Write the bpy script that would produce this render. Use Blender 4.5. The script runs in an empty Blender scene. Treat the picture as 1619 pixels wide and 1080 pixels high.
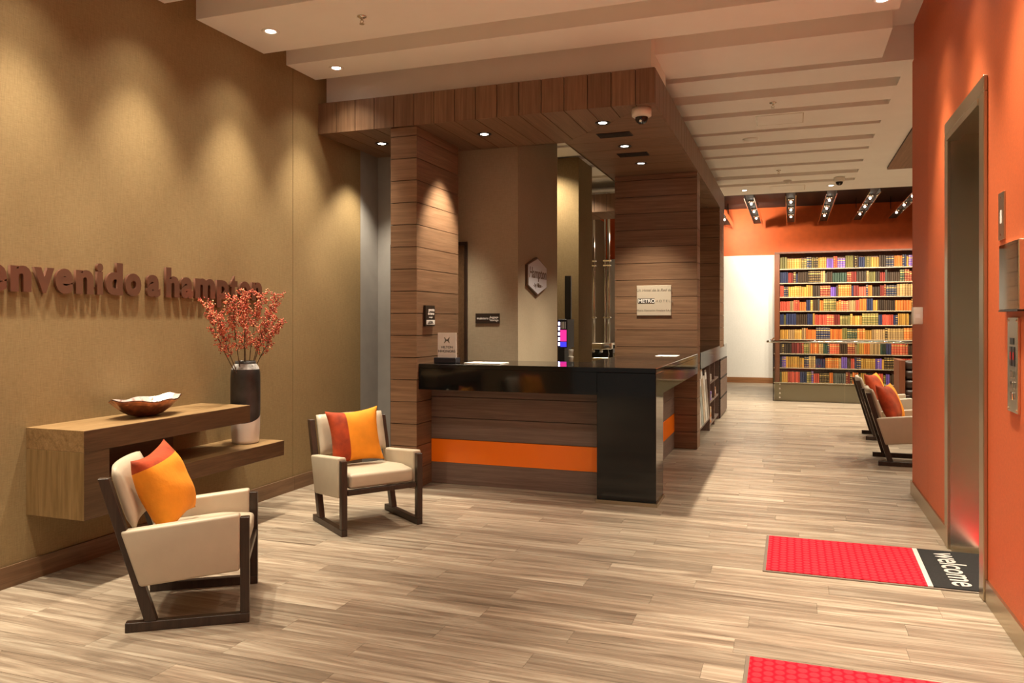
import bpy, bmesh, math, random
from mathutils import Vector, Matrix
random.seed(7)
SC = bpy.context.scene
COL = SC.collection

# ------------------------------------------------------------------ camera
F_PX, YAW, CY, EYE = 1230.0, math.radians(19.72), 507.0, 1.48
cam_d = bpy.data.cameras.new('camera'); cam = bpy.data.objects.new('camera', cam_d); COL.objects.link(cam)
cam.location = (0, 0, EYE); cam.rotation_euler = (math.radians(90), 0, YAW)
cam_d.sensor_fit = 'HORIZONTAL'; cam_d.sensor_width = 36.0
cam_d.lens = F_PX / 1619.0 * 36.0
cam_d.shift_y = -(540.0 - CY) / 1619.0
cam_d.clip_start = 0.05; cam_d.clip_end = 100
SC.camera = cam

# ------------------------------------------------------------------ world + exposure
W = bpy.data.worlds.new('world'); SC.world = W; W.use_nodes = True
bgn = W.node_tree.nodes['Background']
bgn.inputs[0].default_value = (1.0, 0.88, 0.74, 1); bgn.inputs[1].default_value = 0.15
vs = SC.view_settings
vs.view_transform = 'Standard'; vs.look = 'None'; vs.exposure = 0.5; vs.gamma = 1.0; vs.use_curve_mapping = False
LIGHT = (1.0, 0.87, 0.66)
P_WALL, P_MID, P_CANOPY, P_BACK, P_LOUNGE = 250, 54, 270, 210, 185

# ------------------------------------------------------------------ pixel helper (gives a direction only)
_r = Vector((math.cos(YAW), math.sin(YAW), 0)); _f = Vector((-math.sin(YAW), math.cos(YAW), 0)); _u = Vector((0, 0, 1))
def hit(px, py, axis, v):
    D = _r * ((px - 809.5) / F_PX) + _f - _u * ((py - 508.0) / F_PX)
    C = Vector((0, 0, EYE)); i = 'XYZ'.index(axis)
    return C + D * ((v - C[i]) / D[i])

# ------------------------------------------------------------------ materials
def nodes(name):
    m = bpy.data.materials.new(name); m.use_nodes = True
    nt = m.node_tree
    return m, nt, nt.nodes['Principled BSDF']
def plain(name, col, rough=0.5, metal=0.0, coat=0.0, noise=0.0, nscale=20, bump=0.0, bscale=200, spec=None, emit=None, es=0, trans=0):
    m, nt, b = nodes(name)
    b.inputs['Base Color'].default_value = (*col, 1); b.inputs['Roughness'].default_value = rough
    b.inputs['Metallic'].default_value = metal; b.inputs['Coat Weight'].default_value = coat
    b.inputs['Transmission Weight'].default_value = trans
    if spec is not None: b.inputs['Specular IOR Level'].default_value = spec
    if emit: b.inputs['Emission Color'].default_value = (*emit, 1); b.inputs['Emission Strength'].default_value = es
    tc = nt.nodes.new('ShaderNodeTexCoord')
    if noise:
        n = nt.nodes.new('ShaderNodeTexNoise'); n.inputs['Scale'].default_value = nscale; n.inputs['Detail'].default_value = 5
        nt.links.new(tc.outputs['Object'], n.inputs['Vector'])
        r = nt.nodes.new('ShaderNodeValToRGB')
        r.color_ramp.elements[0].position = 0.3; r.color_ramp.elements[1].position = 0.7
        r.color_ramp.elements[0].color = (*[c * (1 - noise) for c in col], 1)
        r.color_ramp.elements[1].color = (*[min(1, c * (1 + noise)) for c in col], 1)
        nt.links.new(n.outputs['Fac'], r.inputs[0]); nt.links.new(r.outputs[0], b.inputs['Base Color'])
    if bump:
        n2 = nt.nodes.new('ShaderNodeTexNoise'); n2.inputs['Scale'].default_value = bscale
        nt.links.new(tc.outputs['Object'], n2.inputs['Vector'])
        bp = nt.nodes.new('ShaderNodeBump'); bp.inputs['Strength'].default_value = bump; bp.inputs['Distance'].default_value = 0.004
        nt.links.new(n2.outputs['Fac'], bp.inputs['Height']); nt.links.new(bp.outputs[0], b.inputs['Normal'])
    return m
def wood(name, dark, mid, light, axis, rough=0.45, island=False, tone=0.25, stretch=14.0, base=1.6, figure=0.6):
    """grain runs along the local axis; each board is shifted and toned by its own random number"""
    m, nt, b = nodes(name); N = nt.nodes; L = nt.links
    tc = N.new('ShaderNodeTexCoord')
    if island:
        rnd = N.new('ShaderNodeNewGeometry').outputs['Random Per Island']
    else:
        rnd = N.new('ShaderNodeObjectInfo').outputs['Random']
    mul = N.new('ShaderNodeMath'); mul.operation = 'MULTIPLY'; mul.inputs[1].default_value = 173.0; L.new(rnd, mul.inputs[0])
    cx = N.new('ShaderNodeCombineXYZ')
    for k in range(3): L.new(mul.outputs[0], cx.inputs[k])
    mp = N.new('ShaderNodeMapping')
    s = [stretch * base] * 3; s[axis] = base
    mp.inputs['Scale'].default_value = s
    L.new(tc.outputs['Object'], mp.inputs['Vector']); L.new(cx.outputs[0], mp.inputs['Location'])
    n1 = N.new('ShaderNodeTexNoise'); n1.inputs['Scale'].default_value = 1.0; n1.inputs['Detail'].default_value = 6
    n1.inputs['Roughness'].default_value = 0.65; n1.inputs['Distortion'].default_value = figure
    L.new(mp.outputs[0], n1.inputs['Vector'])
    rp = N.new('ShaderNodeValToRGB'); e = rp.color_ramp.elements
    e[0].position = 0.28; e[0].color = (*dark, 1); e[1].position = 0.74; e[1].color = (*light, 1)
    q = e.new(0.5); q.color = (*mid, 1)
    L.new(n1.outputs['Fac'], rp.inputs[0])
    # fine pores
    mp2 = N.new('ShaderNodeMapping'); s2 = [160.0] * 3; s2[axis] = 5.0
    mp2.inputs['Scale'].default_value = s2
    L.new(tc.outputs['Object'], mp2.inputs['Vector']); L.new(cx.outputs[0], mp2.inputs['Location'])
    n2 = N.new('ShaderNodeTexNoise'); n2.inputs['Scale'].default_value = 1.0; n2.inputs['Detail'].default_value = 3; L.new(mp2.outputs[0], n2.inputs['Vector'])
    mr = N.new('ShaderNodeMapRange'); mr.inputs[1].default_value = 0.3; mr.inputs[2].default_value = 0.7; mr.inputs[3].default_value = 0.8; mr.inputs[4].default_value = 1.08
    L.new(n2.outputs['Fac'], mr.inputs[0])
    mr2 = N.new('ShaderNodeMapRange'); mr2.inputs[3].default_value = 1 - tone; mr2.inputs[4].default_value = 1 + tone; L.new(rnd, mr2.inputs[0])
    mm = N.new('ShaderNodeMath'); mm.operation = 'MULTIPLY'; L.new(mr.outputs[0], mm.inputs[0]); L.new(mr2.outputs[0], mm.inputs[1])
    mx = N.new('ShaderNodeVectorMath'); mx.operation = 'SCALE'; L.new(rp.outputs[0], mx.inputs[0]); L.new(mm.outputs[0], mx.inputs['Scale'])
    L.new(mx.outputs[0], b.inputs['Base Color'])
    b.inputs['Roughness'].default_value = rough
    bp = N.new('ShaderNodeBump'); bp.inputs['Strength'].default_value = 0.12; bp.inputs['Distance'].default_value = 0.003
    L.new(n2.outputs['Fac'], bp.inputs['Height']); L.new(bp.outputs[0], b.inputs['Normal'])
    return m
def fabric_wall(name, c1, c2, axis_h):
    m, nt, b = nodes(name); N = nt.nodes; L = nt.links
    tc = N.new('ShaderNodeTexCoord')
    mp = N.new('ShaderNodeMapping'); s = [30.0, 30.0, 420.0]; s[axis_h] = 22.0; mp.inputs['Scale'].default_value = s
    L.new(tc.outputs['Object'], mp.inputs[0])
    n = N.new('ShaderNodeTexNoise'); n.inputs['Scale'].default_value = 1; n.inputs['Detail'].default_value = 3; L.new(mp.outputs[0], n.inputs['Vector'])
    mp2 = N.new('ShaderNodeMapping'); s2 = [420.0, 420.0, 22.0]; mp2.inputs['Scale'].default_value = s2
    L.new(tc.outputs['Object'], mp2.inputs[0])
    n2 = N.new('ShaderNodeTexNoise'); n2.inputs['Scale'].default_value = 1; n2.inputs['Detail'].default_value = 3; L.new(mp2.outputs[0], n2.inputs['Vector'])
    n3 = N.new('ShaderNodeTexNoise'); n3.inputs['Scale'].default_value = 2.2; L.new(tc.outputs['Object'], n3.inputs['Vector'])
    a = N.new('ShaderNodeMath'); a.operation = 'ADD'; L.new(n.outputs['Fac'], a.inputs[0]); L.new(n2.outputs['Fac'], a.inputs[1])
    a2 = N.new('ShaderNodeMath'); a2.operation = 'MULTIPLY_ADD'; a2.inputs[1].default_value = 0.35; L.new(n3.outputs['Fac'], a2.inputs[0]); L.new(a.outputs[0], a2.inputs[2])
    r = N.new('ShaderNodeMapRange'); r.inputs[1].default_value = 0.8; r.inputs[2].default_value = 1.6; L.new(a2.outputs[0], r.inputs[0])
    mix = N.new('ShaderNodeMix'); mix.data_type = 'RGBA'; mix.inputs[6].default_value = (*c1, 1); mix.inputs[7].default_value = (*c2, 1)
    L.new(r.outputs[0], mix.inputs[0]); L.new(mix.outputs[2], b.inputs['Base Color'])
    b.inputs['Roughness'].default_value = 0.75; b.inputs['Specular IOR Level'].default_value = 0.25
    bp = N.new('ShaderNodeBump'); bp.inputs['Strength'].default_value = 0.15; bp.inputs['Distance'].default_value = 0.002
    L.new(a.outputs[0], bp.inputs['Height']); L.new(bp.outputs[0], b.inputs['Normal'])
    return m

M = {}
M['fabric'] = fabric_wall('olive_fabric_wallcovering', (0.21, 0.145, 0.068), (0.33, 0.235, 0.115), 1)
M['fabric2'] = fabric_wall('taupe_fabric_wallcovering', (0.27, 0.215, 0.145), (0.37, 0.30, 0.21), 0)
M['greywall'] = plain('grey_plaster', (0.30, 0.285, 0.27), 0.8, noise=0.06, nscale=6)
M['orange'] = plain('orange_textured_paint', (0.60, 0.125, 0.035), 0.55, noise=0.06, nscale=60, bump=0.25, bscale=160)
M['orange_b'] = plain('orange_back_wall', (0.66, 0.11, 0.015), 0.6, noise=0.08, nscale=8)
M['white'] = plain('cream_plaster', (0.90, 0.87, 0.81), 0.8, noise=0.02, nscale=3)
M['whitewall'] = fabric_wall('white_grasscloth', (0.72, 0.70, 0.66), (0.88, 0.86, 0.82), 0)
M['black'] = plain('black_ceiling', (0.012, 0.012, 0.012), 0.6)
M['groove'] = plain('dark_core', (0.03, 0.02, 0.015), 0.8)
WD, WM, WL = (0.145, 0.076, 0.040), (0.205, 0.114, 0.063), (0.275, 0.162, 0.094)
M['wood_x'] = wood('walnut_board_x', WD, WM, WL, 0, tone=0.10, stretch=38, base=1.1, figure=0.3)
M['wood_y'] = wood('walnut_board_y', WD, WM, WL, 1, tone=0.10, stretch=38, base=1.1, figure=0.3)
M['wood_z'] = wood('walnut_board_z', WD, WM, WL, 2, tone=0.10, stretch=38, base=1.1, figure=0.3)
M['panel_x'] = wood('grey_walnut_panel', (0.13, 0.085, 0.066), (0.175, 0.118, 0.094), (0.225, 0.155, 0.125), 0, tone=0.06, stretch=38, base=1.1, figure=0.3)
M['panel_y'] = wood('grey_walnut_panel_y', (0.13, 0.085, 0.066), (0.175, 0.118, 0.094), (0.225, 0.155, 0.125), 1, tone=0.06, stretch=38, base=1.1, figure=0.3)
M['console_y'] = wood('oak_console_y', (0.17, 0.095, 0.035), (0.26, 0.155, 0.065), (0.34, 0.215, 0.10), 1, tone=0.04, base=2.2)
M['console_z'] = wood('oak_console_z', (0.15, 0.085, 0.03), (0.23, 0.14, 0.055), (0.30, 0.19, 0.085), 2, tone=0.04, base=2.2)
M['console_d'] = wood('dark_and_shaded_oak', (0.075, 0.038, 0.016), (0.11, 0.058, 0.026), (0.15, 0.082, 0.038), 1, tone=0.04, base=2.2)  # dark oak; on the console fronts it stands for shade
FD, FM_, FL = (0.128, 0.088, 0.060), (0.305, 0.238, 0.176), (0.54, 0.475, 0.375)
M['plank'] = wood('ash_floor_plank', FD, FM_, FL, 0, rough=0.36, tone=0.18, stretch=17, base=0.85, figure=1.3)
M['plank_i'] = wood('ash_floor_plank_far', FD, FM_, FL, 0, rough=0.36, island=True, tone=0.18, stretch=17, base=0.85, figure=1.3)
M['base_y'] = wood('walnut_skirting_y', (0.12, 0.065, 0.03), (0.18, 0.10, 0.05), (0.24, 0.14, 0.075), 1, tone=0.05)
M['base_x'] = wood('walnut_skirting_x', (0.22, 0.09, 0.03), (0.30, 0.13, 0.05), (0.36, 0.17, 0.07), 0, tone=0.05)
M['bronze'] = plain('brushed_bronze_metal', (0.50, 0.42, 0.30), 0.32, 1.0)
M['steel'] = plain('brushed_steel', (0.80, 0.74, 0.62), 0.22, 1.0)
M['mirror'] = plain('polished_steel', (0.80, 0.78, 0.74), 0.04, 1.0)
M['chrome'] = plain('chrome', (0.78, 0.74, 0.66), 0.12, 1.0)
M['granite'] = plain('black_granite', (0.006, 0.006, 0.006), 0.07, noise=0.9, nscale=500, spec=0.5)
M['acrylic'] = plain('orange_acrylic', (1.0, 0.205, 0.004), 0.22)
M['leather'] = plain('cream_leather', (0.50, 0.43, 0.325), 0.42, noise=0.04, nscale=12, bump=0.08, bscale=260)
M['wenge'] = wood('dark_wenge', (0.022, 0.012, 0.008), (0.036, 0.02, 0.013), (0.055, 0.032, 0.02), 2, tone=0.1, rough=0.35)
M['amber'] = plain('amber_velvet', (0.85, 0.30, 0.012), 0.85, noise=0.12, nscale=9, bump=0.3, bscale=60)
M['rust'] = plain('rust_velvet', (0.36, 0.042, 0.006), 0.85, noise=0.35, nscale=14, bump=0.3, bscale=60)
for k in ('amber', 'rust'):
    b = M[k].node_tree.nodes['Principled BSDF']; b.inputs['Sheen Weight'].default_value = 0.15; b.inputs['Sheen Roughness'].default_value = 0.4
    b.inputs['Sheen Tint'].default_value = (1.0, 0.45, 0.08, 1)
M['copper'] = plain('copper_letters', (0.26, 0.125, 0.085), 0.16, 0.6)
M['copperbowl'] = plain('hammered_copper', (0.32, 0.12, 0.06), 0.25, 0.9, noise=0.5, nscale=25, bump=0.8, bscale=40)
M['bowlin'] = plain('silvered_glaze', (0.78, 0.72, 0.70), 0.2, 0.55, noise=0.45, nscale=22, bump=0.7, bscale=45)
_nt = M['bowlin'].node_tree
for _n in _nt.nodes:
    if _n.type == 'VALTORGB':
        _e = _n.color_ramp.elements; _e[0].color = (0.35, 0.12, 0.08, 1); _e[1].color = (0.30, 0.42, 0.42, 1)
        _q = _e.new(0.45); _q.color = (0.78, 0.70, 0.68, 1); _q = _e.new(0.58); _q.color = (0.85, 0.80, 0.78, 1)
M['vase_dark'] = plain('charcoal_glaze', (0.035, 0.033, 0.033), 0.35, noise=0.55, nscale=9, bump=0.15, bscale=60)
M['vase_white'] = plain('white_glaze', (0.72, 0.66, 0.60), 0.30, noise=0.04, nscale=8)
M['vase_grey'] = plain('grey_streaked_glaze', (0.36, 0.35, 0.34), 0.35, noise=0.5, nscale=30)
M['stem'] = plain('brown_twig', (0.09, 0.05, 0.025), 0.7)
M['berry'] = plain('coral_berry', (0.62, 0.15, 0.075), 0.4)
M['berry2'] = plain('deep_red_berry', (0.42, 0.065, 0.045), 0.4)
M['berry_hi'] = plain('pale_highlight_berry', (0.68, 0.38, 0.20), 0.5)  # pale colour on some berries paints in cream highlights
M['paper'] = plain('white_paper', (0.80, 0.78, 0.74), 0.6)
M['cream'] = plain('cream_plastic', (0.72, 0.68, 0.60), 0.45)
M['dkplastic'] = plain('black_plastic', (0.012, 0.012, 0.014), 0.3)
M['smoke'] = plain('smoked_dome', (0.01, 0.01, 0.012), 0.08)
M['navy'] = plain('dark_navy_base', (0.012, 0.014, 0.024), 0.35)
M['signbrown'] = plain('dark_brown_sign', (0.022, 0.014, 0.010), 0.35)
M['whiteink'] = plain('white_ink', (0.82, 0.80, 0.76), 0.5)
M['greyink'] = plain('grey_ink', (0.20, 0.17, 0.13), 0.5)
M['darkink'] = plain('dark_ink', (0.03, 0.027, 0.025), 0.5)
M['gold'] = plain('gold_ink', (0.55, 0.40, 0.16), 0.35, 0.6)
M['brass'] = plain('brushed_brass_plate', (0.74, 0.66, 0.53), 0.35, 0.45)
M['hexface'] = plain('pale_blue_enamel', (0.50, 0.50, 0.55), 0.3)
M['hexrim'] = plain('brown_rim', (0.10, 0.055, 0.03), 0.4)
M['lens'] = plain('lit_lamp_lens', (1, 1, 1), 0.5, emit=(1.0, 0.90, 0.76), es=14)
M['led'] = plain('lit_led', (1, 1, 1), 0.5, emit=(0.55, 0.5, 1.0), es=6)
M['ledpink'] = plain('lit_pink_panel', (0.1, 0.0, 0.05), 0.5, emit=(1.0, 0.03, 0.28), es=0.9)
M['ledblue'] = plain('lit_blue_panel', (0.02, 0.02, 0.1), 0.5, emit=(0.06, 0.05, 0.9), es=0.8)
M['brownleather'] = plain('dark_brown_leather', (0.035, 0.018, 0.012), 0.35)
M['redwood'] = wood('reddish_wood', (0.13, 0.035, 0.012), (0.17, 0.05, 0.018), (0.21, 0.068, 0.026), 2, tone=0.05)
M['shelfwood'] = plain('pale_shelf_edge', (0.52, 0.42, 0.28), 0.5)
M['beige'] = plain('beige_laminate', (0.70, 0.62, 0.44), 0.45)
M['buttonred'] = plain('red_button', (0.5, 0.02, 0.02), 0.4)
def mat_glass():
    m, nt, b = nodes('clear_glass')
    for n in list(nt.nodes): nt.nodes.remove(n)
    o = nt.nodes.new('ShaderNodeOutputMaterial'); t = nt.nodes.new('ShaderNodeBsdfTransparent'); g = nt.nodes.new('ShaderNodeBsdfGlossy')
    t.inputs[0].default_value = (0.93, 0.95, 0.93, 1); g.inputs['Roughness'].default_value = 0.02
    fr = nt.nodes.new('ShaderNodeFresnel'); fr.inputs[0].default_value = 1.45
    mx = nt.nodes.new('ShaderNodeMixShader'); nt.links.new(fr.outputs[0], mx.inputs[0]); nt.links.new(t.outputs[0], mx.inputs[1]); nt.links.new(g.outputs[0], mx.inputs[2])
    nt.links.new(mx.outputs[0], o.inputs[0]); return m
M['glass'] = mat_glass()
def mat_mat():
    m, nt, b = nodes('red_mat_pile'); N = nt.nodes; L = nt.links
    tc = N.new('ShaderNodeTexCoord')
    sp = N.new('ShaderNodeSeparateXYZ'); L.new(tc.outputs['Object'], sp.inputs[0])
    # staggered rows of round dots: row pitch p, shifted by half on odd rows
    p = 0.052
    def mth(op, a, b_=None, c=None):
        n = N.new('ShaderNodeMath'); n.operation = op
        for i, v in enumerate((a, b_, c)):
            if v is None: continue
            if isinstance(v, (int, float)): n.inputs[i].default_value = v
            else: L.new(v, n.inputs[i])
        return n.outputs[0]
    row = mth('DIVIDE', sp.outputs[0], p * 0.866); rf = mth('FLOOR', row)
    odd = mth('MODULO', mth('ADD', rf, 1000.0), 2.0)
    u = mth('FRACT', row); v = mth('FRACT', mth('ADD', mth('DIVIDE', sp.outputs[1], p), mth('MULTIPLY', odd, 0.5)))
    du = mth('SUBTRACT', u, 0.5); dv = mth('SUBTRACT', v, 0.5)
    d = mth('SQRT', mth('ADD', mth('MULTIPLY', du, du), mth('MULTIPLY', dv, dv)))
    mr = N.new('ShaderNodeMapRange'); mr.inputs[1].default_value = 0.36; mr.inputs[2].default_value = 0.5; L.new(d, mr.inputs[0])
    mix = N.new('ShaderNodeMix'); mix.data_type = 'RGBA'; mix.inputs[6].default_value = (0.80, 0.030, 0.045, 1); mix.inputs[7].default_value = (0.50, 0.008, 0.022, 1)
    L.new(mr.outputs[0], mix.inputs[0]); L.new(mix.outputs[2], b.inputs['Base Color'])
    b.inputs['Roughness'].default_value = 0.95; b.inputs['Specular IOR Level'].default_value = 0.1
    n2 = N.new('ShaderNodeTexNoise'); n2.inputs['Scale'].default_value = 400; L.new(tc.outputs['Object'], n2.inputs['Vector'])
    bp = N.new('ShaderNodeBump'); bp.inputs['Strength'].default_value = 0.5; bp.inputs['Distance'].default_value = 0.004
    L.new(n2.outputs['Fac'], bp.inputs['Height']); L.new(bp.outputs[0], b.inputs['Normal'])
    return m
M['matred'] = mat_mat()
M['matblack'] = plain('charcoal_mat_pile', (0.03, 0.028, 0.028), 0.95, noise=0.4, nscale=300, bump=0.5, bscale=400, spec=0.1)
M['matgrey'] = plain('pale_grey_pile', (0.52, 0.48, 0.46), 0.95, noise=0.2, nscale=300, spec=0.1)
M['matedge'] = plain('rubber_edge', (0.17, 0.13, 0.10), 0.8)

# ------------------------------------------------------------------ mesh helpers
_cache = {}
def link(name, me, mat, parent=None, loc=(0, 0, 0), kind=None):
    o = bpy.data.objects.new(name, me); COL.objects.link(o)
    if mat is not None and len(me.materials) == 0: me.materials.append(mat if not isinstance(mat, str) else M[mat])
    if parent is not None: o.parent = parent
    o.location = loc
    if kind: o['kind'] = kind
    return o
def bm_mesh(bm, smooth=False, name='m'):
    me = bpy.data.meshes.new(name); bm.normal_update(); bm.to_mesh(me); bm.free()
    if smooth:
        for p in me.polygons: p.use_smooth = True
    return me
def add_box(bm, x0, x1, y0, y1, z0, z1):
    vs_ = [bm.verts.new((x, y, z)) for x in (x0, x1) for y in (y0, y1) for z in (z0, z1)]
    for f in ((0, 1, 3, 2), (4, 6, 7, 5), (0, 4, 5, 1), (2, 3, 7, 6), (0, 2, 6, 4), (1, 5, 7, 3)): bm.faces.new([vs_[i] for i in f])
    return vs_
def box_mesh(dx, dy, dz, mat, bev=0.0, seg=1):
    key = (round(dx, 4), round(dy, 4), round(dz, 4), mat, bev, seg)
    if key in _cache: return _cache[key]
    bm = bmesh.new(); add_box(bm, -dx / 2, dx / 2, -dy / 2, dy / 2, -dz / 2, dz / 2)
    if bev: bmesh.ops.bevel(bm, geom=list(bm.edges), offset=bev, segments=seg, profile=0.5, affect='EDGES')
    bmesh.ops.recalc_face_normals(bm, faces=bm.faces)
    me = bm_mesh(bm, smooth=False); me.materials.append(M[mat])
    if bev and seg > 1:
        for p in me.polygons: p.use_smooth = True
    _cache[key] = me
    return me
def box(name, x0, x1, y0, y1, z0, z1, mat, parent=None, bev=0.0, seg=1, kind=None, base=(0, 0, 0)):
    """box by extents; base is the world origin of the parent (0 when extents are already parent-local)"""
    me = box_mesh(x1 - x0, y1 - y0, z1 - z0, mat, bev, seg)
    return link(name, me, None, parent, ((x0 + x1) / 2 - base[0], (y0 + y1) / 2 - base[1], (z0 + z1) / 2 - base[2]), kind)
def prism(name, poly, axis, a0, a1, mat, parent=None, bev=0.0, seg=1, smooth=False, base=(0, 0, 0), kind=None):
    """polygon extruded along axis ('X': poly is (y,z); 'Y': (x,z); 'Z': (x,y)); origin kept at the polygon's centre"""
    cx = sum(p[0] for p in poly) / len(poly); cy = sum(p[1] for p in poly) / len(poly); ca = (a0 + a1) / 2
    def P(p, a):
        u, v = p[0] - cx, p[1] - cy; a -= ca
        return {'X': (a, u, v), 'Y': (u, a, v), 'Z': (u, v, a)}[axis]
    bm = bmesh.new()
    A = [bm.verts.new(P(p, a0)) for p in poly]; B = [bm.verts.new(P(p, a1)) for p in poly]
    n = len(poly); bm.faces.new(A); bm.faces.new(list(reversed(B)))
    for i in range(n): bm.faces.new((A[i], B[i], B[(i + 1) % n], A[(i + 1) % n]))
    bmesh.ops.recalc_face_normals(bm, faces=bm.faces)
    if bev: bmesh.ops.bevel(bm, geom=list(bm.edges), offset=bev, segments=seg, profile=0.5, affect='EDGES')
    c = {'X': (ca, cx, cy), 'Y': (cx, ca, cy), 'Z': (cx, cy, ca)}[axis]
    return link(name, bm_mesh(bm, smooth), mat, parent, (c[0] - base[0], c[1] - base[1], c[2] - base[2]), kind)
def lathe(prof, n=32, cap=True):
    bm = bmesh.new(); rings = []
    for r, z in prof:
        rings.append([bm.verts.new((r * math.cos(2 * math.pi * i / n), r * math.sin(2 * math.pi * i / n), z)) for i in range(n)])
    for a, b in zip(rings, rings[1:]):
        for i in range(n): bm.faces.new((a[i], a[(i + 1) % n], b[(i + 1) % n], b[i]))
    if cap:
        if prof[0][0] > 1e-4: bm.faces.new(list(reversed(rings[0])))
        if prof[-1][0] > 1e-4: bm.faces.new(rings[-1])
    bmesh.ops.remove_doubles(bm, verts=bm.verts, dist=1e-6); bmesh.ops.recalc_face_normals(bm, faces=bm.faces)
    return bm
def tube(bm, pts, rads, n=8):
    rings = []
    for i, p in enumerate(pts):
        p = Vector(p); t = (Vector(pts[min(i + 1, len(pts) - 1)]) - Vector(pts[max(i - 1, 0)])).normalized()
        a = t.orthogonal().normalized(); b = t.cross(a)
        r = rads[i] if isinstance(rads, (list, tuple)) else rads
        rings.append([bm.verts.new(p + (a * math.cos(2 * math.pi * k / n) + b * math.sin(2 * math.pi * k / n)) * r) for k in range(n)])
    for A, B in zip(rings, rings[1:]):
        ca = A[0].co; j = min(range(n), key=lambda k: (B[k].co - ca).length)
        d1 = (B[(j + 1) % n].co - A[1].co).length; d2 = (B[(j - 1) % n].co - A[1].co).length
        s = 1 if d1 <= d2 else -1
        for k in range(n): bm.faces.new((A[k], A[(k + 1) % n], B[(j + s * (k + 1)) % n], B[(j + s * k) % n]))
    bm.faces.new(list(reversed(rings[0]))); bm.faces.new(rings[-1])
    bmesh.ops.recalc_face_normals(bm, faces=bm.faces)
def empty(name, loc, label, cat, group=None, rz=0.0, kind=None):
    o = bpy.data.objects.new(name, None); COL.objects.link(o); o.location = loc; o.rotation_euler = (0, 0, rz); o.empty_display_size = 0.1
    return tag(o, label, cat, group, kind)
def tag(o, label, cat, group=None, kind=None):
    if label: o['label'] = label
    if cat: o['category'] = cat
    if group: o['group'] = group
    if kind: o['kind'] = kind
    return o
def structure(o, label=None):
    o['kind'] = 'structure'
    if label: o['label'] = label
    return o
def text_mesh(body, size, extrude=0.001, offset=0.0, align='LEFT', shear=0.0, bevel=0.0, space=1.0):
    cu = bpy.data.curves.new('t', 'FONT'); cu.body = body; cu.size = size; cu.extrude = extrude; cu.offset = offset
    cu.align_x = align; cu.shear = shear; cu.bevel_depth = bevel; cu.space_character = space; cu.resolution_u = 4
    o = bpy.data.objects.new('t', cu); COL.objects.link(o)
    bpy.context.view_layer.update()
    me = bpy.data.meshes.new_from_object(o.evaluated_get(bpy.context.evaluated_depsgraph_get()))
    bpy.data.objects.remove(o); me.materials.clear()
    return me
def orient(right, up):
    r = Vector(right); u = Vector(up); n = r.cross(u)
    return Matrix((r, u, n)).transposed().to_euler()
RU = {'front': ((1, 0, 0), (0, 0, 1)), 'xplus': ((0, 1, 0), (0, 0, 1)), 'xminus': ((0, -1, 0), (0, 0, 1)), 'mat': ((0, -1, 0), (1, 0, 0))}
def text(name, body, size, loc, face, mat, parent=None, base=(0, 0, 0), **kw):
    o = link(name, text_mesh(body, size, **kw), mat, parent, Vector(loc) - Vector(base))
    o.rotation_euler = orient(*RU[face]); return o

# ------------------------------------------------------------------ key planes (metres)
XL, XR = -4.093, 0.975
ZC, ZT = 3.682, 3.98
ZF0, ZF1 = 3.194, 3.473
YF, XF = 6.13, -1.005          # canopy front and right faces
YI, XI = 7.23, -2.05           # inner edges of the canopy ring
Y0 = -2.6

# ================================================================== SETTING
floor = structure(box('floor', -6.5, 5.0, Y0, 20.0, -0.12, -0.012, 'groove'))
PW, PL_ = 0.155, 1.22
cands = []
row = 0; y = Y0
while y < 19.55:
    off = (row * 0.437 + random.random() * 0.25) % 1.0 * PL_
    x = -4.4 - off
    while x < 4.6:
        cands.append((x, y)); x += PL_
    y += PW; row += 1
def in_view(x, y):
    best = False
    for dx in (0.0, 0.6, 1.2):
        q = Vector((x + dx, y + PW / 2, 0)) - Vector((0, 0, EYE)); z = q.dot(_f)
        if z < 0.5: continue
        px = 809.5 + F_PX * q.dot(_r) / z; py = 508 - F_PX * q.z / z
        if -5 < px < 1624 and py < 1085: best = True
    return best
def hidden(x, y):
    xm = x + PL_ / 2
    return (x + PL_ < XL) or (x > XR + 0.2 and y < 7.4) or (xm < -1.3 and y > 6.6)
vis = sorted([c for c in cands if in_view(*c) and not hidden(*c)], key=lambda c: (Vector((c[0] + PL_ / 2, c[1], 0)) - Vector((0, 0, EYE))).dot(_f))
single = set(vis[:300])
bmp = bmesh.new(); add_box(bmp, 0, PL_ - 0.0012, 0, PW - 0.0012, -0.012, 0)
bmesh.ops.recalc_face_normals(bmp, faces=bmp.faces)
plank_me = bm_mesh(bmp); plank_me.materials.append(M['plank'])
fz = 0.066
for c in vis[:300]:
    link('plank', plank_me, None, floor, (c[0] + 0.75, c[1] - 8.7, fz))
bmp = bmesh.new()
for c in cands:
    if c not in single: add_box(bmp, c[0], c[0] + PL_ - 0.0025, c[1], c[1] + PW - 0.002, -0.012, 0)
bmesh.ops.recalc_face_normals(bmp, faces=bmp.faces)
link('far_planks', bm_mesh(bmp), 'plank_i', floor, (0.75, -8.7, fz), 'stuff')

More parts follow.
